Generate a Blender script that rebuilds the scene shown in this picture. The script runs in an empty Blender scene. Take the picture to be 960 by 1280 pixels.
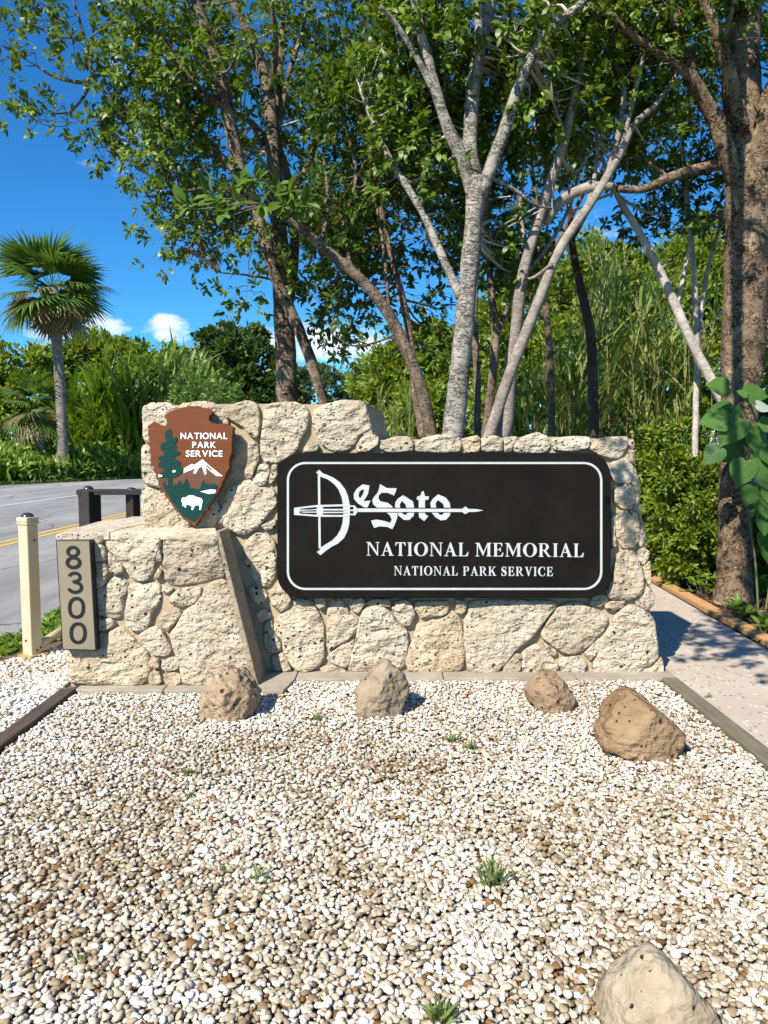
import bpy, bmesh, math, random
import numpy as np
from mathutils import Vector, Matrix, noise
from mathutils.geometry import tessellate_polygon

R = math.radians
rng = np.random.default_rng(11)
random.seed(5)
S = bpy.context.scene
COL = S.collection

# ------------------------------------------------------------------ camera
F_PX, CX, CY, CAM_H = 930.0, 480.0, 640.0, 1.55
PITCH = math.atan(75 / F_PX)
cam_d = bpy.data.cameras.new("camera")
cam_d.sensor_fit = 'HORIZONTAL'
cam_d.sensor_width = 36.0
cam_d.lens = F_PX / 960 * 36.0
cam_d.clip_start = 0.05
cam_d.clip_end = 3000
cam = bpy.data.objects.new("camera", cam_d)
cam.location = (0, 0, CAM_H)
cam.rotation_euler = (R(90) - PITCH, 0, 0)
COL.objects.link(cam)
S.camera = cam
S.render.resolution_x, S.render.resolution_y = 768, 1024

# ------------------------------------------------------------------ light
SUN_AZ, SUN_EL = R(36), R(42)          # sun behind the viewer's left shoulder
S.view_settings.view_transform = 'Standard'
S.view_settings.look = 'None'
S.view_settings.gamma = 1.0
S.view_settings.use_curve_mapping = False
S.view_settings.exposure = 0.9
to_sun = Vector((-math.sin(SUN_AZ) * math.cos(SUN_EL), -math.cos(SUN_AZ) * math.cos(SUN_EL), math.sin(SUN_EL)))
sun_d = bpy.data.lights.new("sun", 'SUN')
sun_d.energy = 4.6
sun_d.angle = R(0.53)
sun_d.color = (1.0, 0.945, 0.85)
sun = bpy.data.objects.new("sun", sun_d)
sun.rotation_euler = (-to_sun).to_track_quat('-Z', 'Y').to_euler()
sun.location = (-6, -6, 12)
COL.objects.link(sun)

W = bpy.data.worlds.new("World")
S.world = W
W.use_nodes = True
nt = W.node_tree
for n in list(nt.nodes):
    nt.nodes.remove(n)
def wn(t, **k):
    n = nt.nodes.new(t)
    for a, b in k.items():
        setattr(n, a, b)
    return n
sky = wn('ShaderNodeTexSky', sky_type='NISHITA', sun_disc=False)
sky.sun_elevation = SUN_EL
sky.sun_rotation = math.pi + SUN_AZ
sky.air_density = 1.0
sky.dust_density = 0.0
sky.ozone_density = 3.0
sky.altitude = 1200
hs = wn('ShaderNodeHueSaturation')
hs.inputs['Saturation'].default_value = 1.25
hs.inputs['Value'].default_value = 1.0
nt.links.new(sky.outputs[0], hs.inputs['Color'])
# small fair-weather clouds low over the horizon, all the way round
tc = wn('ShaderNodeTexCoord')
nrm = wn('ShaderNodeVectorMath', operation='NORMALIZE')
nt.links.new(tc.outputs['Generated'], nrm.inputs[0])
sep = wn('ShaderNodeSeparateXYZ')
nt.links.new(nrm.outputs[0], sep.inputs[0])
mp = wn('ShaderNodeMapping')
mp.inputs['Scale'].default_value = (1, 1, 2.3)
nt.links.new(nrm.outputs[0], mp.inputs['Vector'])
cn = wn('ShaderNodeTexNoise')
cn.inputs['Scale'].default_value = 22
cn.inputs['Detail'].default_value = 7
cn.inputs['Roughness'].default_value = 0.58
nt.links.new(mp.outputs[0], cn.inputs['Vector'])
def wmath(op, a, b=None, clamp=False):
    m = wn('ShaderNodeMath', operation=op, use_clamp=clamp)
    for i, v in enumerate((a, b)):
        if v is None:
            continue
        if isinstance(v, (int, float)):
            m.inputs[i].default_value = v
        else:
            nt.links.new(v, m.inputs[i])
    return m.outputs[0]
def px_dir(px, py):
    k = (CY - py) / F_PX
    d = Vector(((px - CX) / F_PX, math.cos(PITCH) + k * math.sin(PITCH), -math.sin(PITCH) + k * math.cos(PITCH)))
    return d
puffs = None
cloud_list = [(px_dir(130, 406), 0.044, 0.75), (px_dir(210, 412), 0.046, 0.95), (px_dir(398, 428), 0.075, 1.0), (px_dir(345, 428), 0.05, .95), (px_dir(60, 420), .05, .6), (px_dir(270, 432), .06, .5),
              (px_dir(470, 436), 0.07, .9), (px_dir(150, 190), 0.07, 0.3), (px_dir(160, 100), .06, .25), (px_dir(520, 300), .05, .25), (px_dir(760, 300), .09, .4)]
for k in range(26):                    # the rest of the ring of clouds, outside the picture
    a = R(35) + (2 * math.pi - R(70)) * (k + .3) / 26
    cloud_list.append((Vector((math.sin(a), math.cos(a), 0.15 + 0.07 * math.sin(k * 2.4))), 0.05 + 0.03 * math.sin(k * 1.7) ** 2, .8))
for d, rad, amp in cloud_list:
    d = d.normalized()
    v = wn('ShaderNodeVectorMath', operation='SUBTRACT')
    nt.links.new(nrm.outputs[0], v.inputs[0])
    v.inputs[1].default_value = d
    sc_ = wn('ShaderNodeVectorMath', operation='MULTIPLY')
    nt.links.new(v.outputs[0], sc_.inputs[0])
    sc_.inputs[1].default_value = (1, 1, 2.0)
    ln = wn('ShaderNodeVectorMath', operation='LENGTH')
    nt.links.new(sc_.outputs[0], ln.inputs[0])
    mr = wn('ShaderNodeMapRange', interpolation_type='SMOOTHSTEP')
    mr.inputs['From Min'].default_value = rad * 1.25
    mr.inputs['From Max'].default_value = rad * 0.1
    mr.inputs['To Max'].default_value = amp
    nt.links.new(ln.outputs['Value'], mr.inputs['Value'])
    puffs = mr.outputs[0] if puffs is None else wmath('MAXIMUM', puffs, mr.outputs[0])
dens = wmath('SUBTRACT', wmath('ADD', puffs, wmath('MULTIPLY', wmath('SUBTRACT', cn.outputs['Fac'], 0.5), 2.4)), 0.35)
dens = wmath('MULTIPLY', wmath('MULTIPLY', dens, 1.5, True), wmath('MULTIPLY', puffs, 3.0, True))
mixc = wn('ShaderNodeMix', data_type='RGBA')
nt.links.new(wmath('MULTIPLY', dens, 0.9), mixc.inputs[0])
tint = wn('ShaderNodeMix', data_type='RGBA', blend_type='MULTIPLY')
tint.inputs[0].default_value = 1.0
tint.inputs[7].default_value = (0.44, 0.90, 1.08, 1)
nt.links.new(hs.outputs[0], tint.inputs[6])
nt.links.new(tint.outputs[2], mixc.inputs[6])
mixc.inputs[7].default_value = (7.4, 7.9, 8.8, 1)
bg = wn('ShaderNodeBackground')
bg.inputs['Strength'].default_value = 0.092
nt.links.new(mixc.outputs[2], bg.inputs['Color'])
wo = wn('ShaderNodeOutputWorld')
nt.links.new(bg.outputs[0], wo.inputs['Surface'])

# ------------------------------------------------------------------ helpers
def ray(px, py):
    return px_dir(px, py)
def at(px, py, Y):
    """world point on the sight line of a picture point at distance Y"""
    d = ray(px, py)
    t = Y / d.y
    return Vector((d.x * t, Y, CAM_H + d.z * t))
def on_z(px, py, z=0.0):
    d = ray(px, py)
    t = (z - CAM_H) / d.z
    return Vector((d.x * t, d.y * t, z))
class Plane:
    def __init__(s, p0, lean):
        s.p0 = Vector(p0)
        s.U = Vector((1, 0, 0))
        s.V = Vector((0, lean, 1)).normalized()
        s.N = Vector((0, -1, lean)).normalized()
    def hit(s, px, py, n=0.0):
        d = ray(px, py)
        o = Vector((0, 0, CAM_H))
        q = s.p0 + s.N * n
        return o + d * ((q - o).dot(s.N) / d.dot(s.N))
    def uv(s, px, py, n=0.0):
        h = s.hit(px, py, n) - s.p0
        return h.dot(s.U), h.dot(s.V)
    def pt(s, u, v, n=0.0):
        return s.p0 + s.U * u + s.V * v + s.N * n
def Z(ox, oy, sc, pts):
    return [(ox + x / sc, oy + y / sc) for x, y in pts]

def tag(o, label=None, cat=None, group=None, kind=None):
    if label: o['label'] = label
    if cat: o['category'] = cat
    if group: o['group'] = group
    if kind: o['kind'] = kind
    return o
def thing(name, label, cat, loc=(0, 0, 0), group=None):
    o = bpy.data.objects.new(name, None)
    o.empty_display_size = 0.1
    o.location = loc
    COL.objects.link(o)
    return tag(o, label, cat, group)
def link_mesh(name, me, mat, parent=None, smooth=False, kind=None, loc=None):
    o = bpy.data.objects.new(name, me)
    if mat and not me.materials:
        me.materials.append(mat)
    if smooth:
        me.polygons.foreach_set('use_smooth', [True] * len(me.polygons))
    COL.objects.link(o)
    if parent:
        o.parent = parent
    if loc is not None:
        o.location = loc
    if kind:
        o['kind'] = kind
    return o
def root_off(parent):
    v = Vector((0, 0, 0))
    while parent:
        v += parent.location
        parent = parent.parent
    return v
def obj(name, V, Fc, mat, parent=None, smooth=False, kind=None):
    """mesh from world-space points; kept relative to its parent's origin"""
    off = root_off(parent)
    me = bpy.data.meshes.new(name)
    me.from_pydata([tuple(Vector(v) - off) for v in V], [], Fc)
    me.update()
    return link_mesh(name, me, mat, parent, smooth, kind)
def obj_np(name, V, Fc, mat, parent=None, smooth=False, kind=None, attrs=None):
    V = np.asarray(V, dtype=np.float32)
    off = root_off(parent)
    V = V - np.array(off, dtype=np.float32)
    Fc = np.asarray(Fc, dtype=np.int32)
    k = Fc.shape[1]
    me = bpy.data.meshes.new(name)
    me.vertices.add(len(V))
    me.vertices.foreach_set('co', V.ravel())
    me.loops.add(Fc.size)
    me.loops.foreach_set('vertex_index', Fc.ravel())
    me.polygons.add(len(Fc))
    me.polygons.foreach_set('loop_start', np.arange(len(Fc), dtype=np.int32) * k)
    me.polygons.foreach_set('loop_total', np.full(len(Fc), k, dtype=np.int32))
    if smooth:
        me.polygons.foreach_set('use_smooth', np.ones(len(Fc), dtype=bool))
    for an, av in (attrs or {}).items():
        a = me.attributes.new(an, 'FLOAT', 'POINT')
        a.data.foreach_set('value', np.asarray(av, dtype=np.float32))
    me.update(calc_edges=True)
    return link_mesh(name, me, mat, parent, False, kind)
class Buf:
    def __init__(s):
        s.V, s.F = [], []
    def add(s, V, Fc):
        b = len(s.V)
        s.V += [Vector(v) for v in V]
        s.F += [tuple(i + b for i in f) for f in Fc]
        return s
    def box(s, lo, hi):
        x0, y0, z0 = lo
        x1, y1, z1 = hi
        return s.add([(x0, y0, z0), (x1, y0, z0), (x1, y1, z0), (x0, y1, z0), (x0, y0, z1), (x1, y0, z1), (x1, y1, z1), (x0, y1, z1)],
                     [(3, 2, 1, 0), (4, 5, 6, 7), (0, 1, 5, 4), (1, 2, 6, 5), (2, 3, 7, 6), (3, 0, 4, 7)])
    def make(s, name, mat, parent=None, smooth=False, kind=None):
        return obj(name, s.V, s.F, mat, parent, smooth, kind)
def bevel(o, w, seg=2):
    bm = bmesh.new()
    bm.from_mesh(o.data)
    bmesh.ops.bevel(bm, geom=bm.edges[:], offset=w, segments=seg, affect='EDGES', profile=0.6)
    bm.to_mesh(o.data)
    bm.free()
    return o
def flat_prism(buf, front, back, holes=()):
    """solid between two matching outlines of 3-D points (holes: matching pairs)"""
    loops_f = [front] + [h[0] for h in holes]
    loops_b = [back] + [h[1] for h in holes]
    allf = [p for l in loops_f for p in l]
    allb = [p for l in loops_b for p in l]
    tris = tessellate_polygon(loops_f)
    n = len(allf)
    Fc = []
    nref = (Vector(front[0]) - Vector(back[0]))
    for t in tris:
        a, b, c = (Vector(allf[i]) for i in t)
        t = tuple(t)
        if (b - a).cross(c - a).dot(nref) < 0:
            t = t[::-1]
        Fc.append(t)
        Fc.append(tuple(i + n for i in t[::-1]))
    st = 0
    for l in loops_f:
        m = len(l)
        for i in range(m):
            j = (i + 1) % m
            Fc.append((st + i, st + j, st + j + n, st + i + n))
        st += m
    buf.add(allf + allb, Fc)
def px_prism(buf, plane, pts, n0, n1, holes=()):
    f = [plane.hit(x, y, n1) for x, y in pts]
    b = [p - plane.N * (n1 - n0) for p in f]
    hs_ = []
    for h in holes:
        hf = [plane.hit(x, y, n1) for x, y in h]
        hs_.append((hf, [p - plane.N * (n1 - n0) for p in hf]))
    flat_prism(buf, f, b, hs_)
def recalc(o):
    bm = bmesh.new()
    bm.from_mesh(o.data)
    bmesh.ops.recalc_face_normals(bm, faces=bm.faces[:])
    bm.to_mesh(o.data)
    bm.free()
    return o
def catmull(P, per=5):
    P = [np.array(p, float) for p in P]
    out = []
    for i in range(len(P) - 1):
        p0, p1, p2 = P[max(i - 1, 0)], P[i], P[i + 1]
        p3 = P[min(i + 2, len(P) - 1)]
        for k in range(per):
            t = k / per
            out.append(0.5 * ((2 * p1) + (p2 - p0) * t + (2 * p0 - 5 * p1 + 4 * p2 - p3) * t * t + (3 * p1 - p0 - 3 * p2 + p3) * t ** 3))
    out.append(P[-1])
    return out
def tube(buf, pts, rad, sides=9, rough=0.0, cap=True):
    """tapered limb along points"""
    n = len(pts)
    pts = [Vector(p) for p in pts]
    rings = []
    up = Vector((0.31, -0.8, 0.2)).normalized()
    for i in range(n):
        d = (pts[min(i + 1, n - 1)] - pts[max(i - 1, 0)]).normalized()
        a = d.cross(up)
        if a.length < 1e-3:
            a = d.cross(Vector((1, 0, 0)))
        a.normalize()
        b = d.cross(a)
        ring = []
        for k in range(sides):
            t = 2 * math.pi * k / sides
            r = rad[i]
            if rough:
                r *= 1 + rough * noise.noise(pts[i] * 5.0 + Vector((math.cos(t), math.sin(t), 0)) * 1.6)
            ring.append(pts[i] + (a * math.cos(t) + b * math.sin(t)) * r)
        rings.append(ring)
    V = [v for r_ in rings for v in r_]
    Fc = []
    for i in range(n - 1):
        for k in range(sides):
            k2 = (k + 1) % sides
            Fc.append((i * sides + k, i * sides + k2, (i + 1) * sides + k2, (i + 1) * sides + k))
    if cap:
        Fc.append(tuple(range(sides))[::-1])
        Fc.append(tuple((n - 1) * sides + k for k in range(sides)))
    buf.add(V, Fc)

# ------------------------------------------------------------------ materials
class M:
    def __init__(s, name):
        s.m = bpy.data.materials.new(name)
        s.m.use_nodes = True
        s.t = s.m.node_tree
        s.b = s.t.nodes['Principled BSDF']
        s.out = s.t.nodes['Material Output']
    def n(s, t, **k):
        nd = s.t.nodes.new(t)
        for a, b in k.items():
            setattr(nd, a, b)
        return nd
    def l(s, a, b):
        s.t.links.new(a, b)
    def put(s, sock, v):
        if isinstance(v, (int, float)):
            sock.default_value = v
        elif isinstance(v, tuple):
            sock.default_value = v if len(v) == len(sock.default_value) else v + (1,)
        else:
            s.l(v, sock)
    def coord(s, kind='Object', scale=(1, 1, 1), rot=(0, 0, 0), rand=False):
        tc = s.n('ShaderNodeTexCoord')
        mp = s.n('ShaderNodeMapping')
        mp.inputs['Scale'].default_value = scale
        mp.inputs['Rotation'].default_value = rot
        s.l(tc.outputs[kind], mp.inputs['Vector'])
        if rand:
            oi = s.n('ShaderNodeObjectInfo')
            v = s.n('ShaderNodeVectorMath', operation='SCALE')
            v.inputs[0].default_value = (13.1, 7.7, 9.3)
            s.l(oi.outputs['Random'], v.inputs['Scale'])
            s.l(v.outputs[0], mp.inputs['Location'])
        return mp.outputs[0]
    def noise(s, vec, scale, detail=4, rough=0.55, dist=0.0):
        t = s.n('ShaderNodeTexNoise')
        t.inputs['Scale'].default_value = scale
        t.inputs['Detail'].default_value = detail
        t.inputs['Roughness'].default_value = rough
        t.inputs['Distortion'].default_value = dist
        s.l(vec, t.inputs['Vector'])
        return t.outputs['Fac']
    def voro(s, vec, scale, feature='F1', rnd=1.0):
        t = s.n('ShaderNodeTexVoronoi', feature=feature)
        t.inputs['Scale'].default_value = scale
        t.inputs['Randomness'].default_value = rnd
        s.l(vec, t.inputs['Vector'])
        return t
    def math(s, op, a, b=None, clamp=False):
        m = s.n('ShaderNodeMath', operation=op, use_clamp=clamp)
        s.put(m.inputs[0], a)
        if b is not None:
            s.put(m.inputs[1], b)
        return m.outputs[0]
    def step(s, v, lo, hi):
        m = s.n('ShaderNodeMapRange', interpolation_type='SMOOTHSTEP')
        m.inputs['From Min'].default_value = lo
        m.inputs['From Max'].default_value = hi
        s.put(m.inputs['Value'], v)
        return m.outputs[0]
    def ramp(s, v, stops):
        r = s.n('ShaderNodeValToRGB')
        e = r.color_ramp.elements
        while len(e) < len(stops):
            e.new(0.5)
        for i, (p, c) in enumerate(stops):
            e[i].position = p
            e[i].color = tuple(c) + (1,)
        s.l(v, r.inputs['Fac'])
        return r.outputs['Color']
    def mix(s, f, a, b, mode='MIX'):
        m = s.n('ShaderNodeMix', data_type='RGBA', blend_type=mode)
        s.put(m.inputs[0], f)
        s.put(m.inputs[6], a)
        s.put(m.inputs[7], b)
        return m.outputs[2]
    def bump(s, h, strength=0.5, dist=0.01, prev=None):
        b = s.n('ShaderNodeBump')
        b.inputs['Strength'].default_value = strength
        b.inputs['Distance'].default_value = dist
        s.l(h, b.inputs['Height'])
        if prev is not None:
            s.l(prev, b.inputs['Normal'])
        return b.outputs[0]
    def fin(s, col, rough=0.7, normal=None, metal=0.0, spec=0.3):
        s.put(s.b.inputs['Base Color'], col)
        s.put(s.b.inputs['Roughness'], rough)
        s.b.inputs['Metallic'].default_value = metal
        s.b.inputs['Specular IOR Level'].default_value = spec
        if normal is not None:
            s.l(normal, s.b.inputs['Normal'])
        return s.m

def noisy(name, c1, c2, scale=6, rough=0.7, bstr=0.3, bscale=40, bdist=0.005, spec=0.3, metal=0.0, vscale=(1, 1, 1), rand=False):
    m = M(name)
    v = m.coord(scale=vscale, rand=rand)
    f = m.noise(v, scale, 5, .6)
    c = m.ramp(f, [(0.3, c1), (0.7, c2)])
    nb = m.bump(m.noise(v, bscale, 4, .6), bstr, bdist)
    return m.fin(c, rough, nb, metal, spec)

def coral_stone(name, base, pale, stain, pit_amt=1.0, pits_scale=30, bump=1.0):
    m = M(name)
    v = m.coord(rand=True)
    oi = m.n('ShaderNodeObjectInfo')
    big = m.noise(v, 5.0, 4, .6)
    fine = m.noise(v, 70, 3, .6)
    vr = m.coord(scale=(8, 8, 15), rot=(0, R(-32), 0), rand=True)
    ridge = m.noise(vr, 1.0, 3, .55, .25)
    lump = m.noise(v, 19, 4, .58, .3)
    c = m.mix(m.step(big, .35, .7), base, pale)
    c = m.mix(m.math('MULTIPLY', m.step(m.noise(v, 3.3, 5, .65), .48, .72), .65), c, stain)
    c = m.mix(m.math('MULTIPLY', m.step(lump, .5, .72), .45), c, pale)
    tint = m.ramp(oi.outputs['Random'], [(0, (.80, .77, .73)), (.3, (.96, .95, .93)), (.6, (1, 1, 1)), (.8, (1, .96, .89)), (1, (.92, .84, .74))])
    c = m.mix(1.0, c, tint, 'MULTIPLY')
    # pits bored into the coral rock, the shade inside the holes painted in dark
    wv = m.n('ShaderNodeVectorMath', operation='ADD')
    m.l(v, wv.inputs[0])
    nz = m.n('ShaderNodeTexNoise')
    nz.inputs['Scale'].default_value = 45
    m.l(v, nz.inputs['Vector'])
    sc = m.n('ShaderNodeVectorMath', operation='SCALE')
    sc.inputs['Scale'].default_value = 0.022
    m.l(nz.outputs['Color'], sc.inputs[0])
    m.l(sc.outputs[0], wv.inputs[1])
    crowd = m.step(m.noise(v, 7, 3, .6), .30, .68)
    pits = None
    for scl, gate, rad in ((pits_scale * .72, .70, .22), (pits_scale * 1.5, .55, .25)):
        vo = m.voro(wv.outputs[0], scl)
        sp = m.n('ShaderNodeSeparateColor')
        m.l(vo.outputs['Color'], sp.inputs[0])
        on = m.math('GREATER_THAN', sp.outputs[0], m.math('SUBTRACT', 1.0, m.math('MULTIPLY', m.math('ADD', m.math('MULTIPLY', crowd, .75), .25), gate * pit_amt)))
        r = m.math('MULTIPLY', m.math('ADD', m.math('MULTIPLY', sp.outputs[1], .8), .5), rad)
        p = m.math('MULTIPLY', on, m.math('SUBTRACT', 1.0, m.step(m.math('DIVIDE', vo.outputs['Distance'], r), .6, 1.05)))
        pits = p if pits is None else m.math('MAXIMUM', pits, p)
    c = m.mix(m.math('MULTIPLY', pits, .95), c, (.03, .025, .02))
    h = m.math('ADD', m.math('MULTIPLY', ridge, 1.1), m.math('MULTIPLY', lump, .75))
    n1 = m.bump(h, .9 * bump, .06)
    n2 = m.bump(fine, .3 * bump, .005, n1)
    inv = m.math('SUBTRACT', 1.0, pits)
    n3 = m.bump(inv, .9, .02, n2)
    return m.fin(c, .92, n3, 0, .10)

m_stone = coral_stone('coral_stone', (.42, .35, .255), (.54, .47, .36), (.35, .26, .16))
m_mortar = noisy('mortar', (.34, .265, .165), (.42, .335, .22), 6, .95, .6, 55, .012, .1)
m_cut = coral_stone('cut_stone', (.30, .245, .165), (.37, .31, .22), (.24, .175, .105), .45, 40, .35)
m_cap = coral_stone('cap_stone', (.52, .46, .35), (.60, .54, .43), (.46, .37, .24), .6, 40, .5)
m_footing = noisy('footing_concrete', (.26, .22, .165), (.38, .33, .26), 5, .95, .5, 60, .008, .1)
m_board = noisy('black_sign_board', (.0055, .0043, .0036), (.0115, .0092, .0076), 4, .6, .12, 240, .002, .09)
m_letter = noisy('grey_white_letter', (.42, .435, .415), (.49, .505, .48), 20, .5, .05, 120, .001, .4)
m_white = noisy('white_paint', (.70, .72, .74), (.78, .79, .80), 14, .5, .1, 120, .001, .35)

def wood_grain(name, c1, c2, rough=.5, scale=(3, 3, 30), spec=.35):
    m = M(name)
    v = m.coord(scale=scale)
    f = m.noise(v, 2.2, 5, .6, .5)
    c = m.ramp(f, [(.25, c1), (.75, c2)])
    return m.fin(c, rough, m.bump(f, .35, .006), 0, spec)
m_brown = wood_grain('brown_carved_wood', (.125, .036, .0105), (.155, .047, .0135), .5, (2.2, 2.2, 12), .2)
m_brown2 = wood_grain('brown_mountain_paint', (.085, .032, .014), (.14, .056, .026), .55, (3, 3, 14))
m_green = noisy('dark_green_paint', (.0025, .034, .028), (.004, .044, .036), 10, .6, .12, 120, .002, .15)
m_tan = noisy('tan_number_plate', (.215, .175, .115), (.25, .205, .135), 3, .5, .1, 160, .001, .35)
m_black = noisy('black_paint', (.008, .008, .008), (.013, .012, .012), 10, .4, .1, 120, .001, .4)
m_cream = noisy('cream_painted_metal', (.45, .385, .255), (.53, .46, .32), 3, .4, .15, 60, .002, .45)
m_dome = noisy('dark_metal_cap', (.05, .05, .055), (.08, .08, .085), 8, .25, .1, 60, .002, .6, .6)
m_rail = noisy('dark_brown_rail', (.028, .018, .015), (.045, .03, .026), 6, .35, .2, 60, .003, .5)
m_rust = noisy('rusty_base', (.34, .22, .07), (.42, .30, .12), 20, .9, .3, 80, .003, .1)
m_bolt = noisy('dark_bolt', (.05, .045, .04), (.1, .09, .08), 20, .5, .1, 80, .001, .4, .5)
m_yellow = noisy('yellow_road_paint', (.52, .33, .05), (.62, .42, .09), 9, .8, .2, 90, .002, .2)
m_wline = noisy('white_road_paint', (.36, .36, .355), (.56, .56, .55), 5, .8, .2, 90, .002, .2)
m_sand = noisy('gravel_bedding', (.10, .068, .038), (.20, .145, .085), 9, .95, .8, 90, .012, .1)
m_edge_dark = wood_grain('dark_edging_timber', (.055, .038, .03), (.11, .08, .062), .85, (14, 2, 14), .2)
m_edge_olive = wood_grain('weathered_edging_timber', (.12, .10, .065), (.20, .17, .12), .85, (14, 2, 14), .2)
m_edge_orange = wood_grain('orange_edging_timber', (.40, .215, .09), (.52, .30, .14), .8, (14, 2, 14), .2)
m_pad = noisy('pale_concrete', (.50, .47, .40), (.60, .57, .50), 5, .92, .3, 90, .004, .15)

def asphalt():
    m = M('worn_asphalt')
    v = m.coord()
    v2 = m.coord(scale=(1, .22, 1))
    big = m.noise(v2, .55, 5, .62)
    mid = m.noise(v2, 2.4, 5, .65)
    fine = m.noise(v, 140, 2, .7)
    c = m.ramp(big, [(.3, (.18, .172, .165)), (.52, (.27, .258, .243)), (.72, (.35, .335, .312))])
    c = m.mix(m.math('MULTIPLY', m.step(mid, .48, .72), .4), c, (.10, .10, .108))
    c = m.mix(m.math('MULTIPLY', m.step(fine, .5, .75), .35), c, (.33, .32, .30))
    wv = m.n('ShaderNodeVectorMath', operation='ADD')
    m.l(v, wv.inputs[0])
    nz = m.n('ShaderNodeTexNoise')
    nz.inputs['Scale'].default_value = .9
    nz.inputs['Detail'].default_value = 5
    m.l(v, nz.inputs['Vector'])
    m.l(nz.outputs['Color'], wv.inputs[1])
    vo = m.voro(wv.outputs[0], .33, 'DISTANCE_TO_EDGE')
    crack = m.math('SUBTRACT', 1.0, m.step(vo.outputs['Distance'], .002, .009))
    c = m.mix(m.math('MULTIPLY', crack, .75), c, (.045, .045, .045))
    return m.fin(c, .9, m.bump(fine, .4, .004), 0, .2)
m_asphalt = asphalt()

def ground_mat():
    m = M('grass_and_litter')
    v = m.coord()
    a = m.noise(v, .6, 5, .6)
    b = m.noise(v, 14, 4, .7)
    g = m.ramp(b, [(.3, (.045, .075, .016)), (.55, (.085, .135, .028)), (.75, (.15, .17, .05))])
    d = m.ramp(b, [(.3, (.045, .032, .02)), (.7, (.12, .09, .058))])
    c = m.mix(m.step(a, .5, .68), g, d)
    return m.fin(c, .95, m.bump(b, .8, .04), 0, .1)
m_ground = ground_mat()
m_mulch = noisy('leaf_mulch', (.022, .015, .010), (.10, .072, .048), 26, .95, 1.0, 40, .04, .1)
m_grass = noisy('verge_grass', (.10, .17, .025), (.17, .26, .05), 1.4, .9, .9, 30, .05, .1)

def walk_mat():
    m = M('shell_aggregate_concrete')
    v = m.coord()
    big = m.noise(v, 1.3, 5, .6)
    c = m.ramp(big, [(.3, (.40, .325, .25)), (.7, (.50, .42, .335))])
    vo = m.voro(v, 30)
    sp = m.n('ShaderNodeSeparateColor')
    m.l(vo.outputs['Color'], sp.inputs[0])
    dot = m.math('MULTIPLY', m.math('SUBTRACT', 1.0, m.step(vo.outputs['Distance'], .26, .36)), m.math('GREATER_THAN', sp.outputs[0], .55))
    dc = m.ramp(sp.outputs[1], [(.0, (.10, .075, .055)), (.45, (.22, .16, .11)), (.6, (.58, .53, .45)), (1, (.70, .66, .6))])
    c = m.mix(m.math('MULTIPLY', dot, .9), c, dc)
    fine = m.noise(v, 90, 3, .6)
    return m.fin(c, .9, m.bump(fine, .5, .006), 0, .15)
m_walk = walk_mat()

def pebble_mat():
    m = M('river_pebble')
    at_ = m.n('ShaderNodeAttribute', attribute_name='tone')
    v = m.coord()
    c = m.ramp(at_.outputs['Fac'], [(0, (.05, .03, .014)), (.06, (.14, .068, .02)), (.12, (.23, .125, .042)), (.2, (.21, .15, .085)),
                                    (.36, (.315, .25, .165)), (.52, (.425, .36, .265)), (.68, (.525, .465, .37)), (.84, (.625, .58, .505)), (1, (.71, .685, .63))])
    f = m.noise(v, 90, 3, .6)
    c = m.mix(m.math('MULTIPLY', m.step(f, .5, .8), .25), c, (.36, .27, .16))
    return m.fin(c, .6, m.bump(m.noise(v, 220, 2, .6), .15, .002), 0, .12)
m_pebble = pebble_mat()

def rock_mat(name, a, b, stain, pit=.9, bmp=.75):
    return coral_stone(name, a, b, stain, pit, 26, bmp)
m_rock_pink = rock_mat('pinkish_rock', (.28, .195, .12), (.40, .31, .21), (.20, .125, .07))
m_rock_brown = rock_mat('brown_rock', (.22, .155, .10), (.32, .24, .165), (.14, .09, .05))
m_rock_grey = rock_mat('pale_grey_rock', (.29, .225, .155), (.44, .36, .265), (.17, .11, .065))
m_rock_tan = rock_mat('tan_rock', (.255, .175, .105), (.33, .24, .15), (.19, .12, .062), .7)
m_rock_front = rock_mat('smooth_buff_rock', (.30, .235, .155), (.40, .33, .235), (.22, .155, .09), .3, .6)

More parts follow.
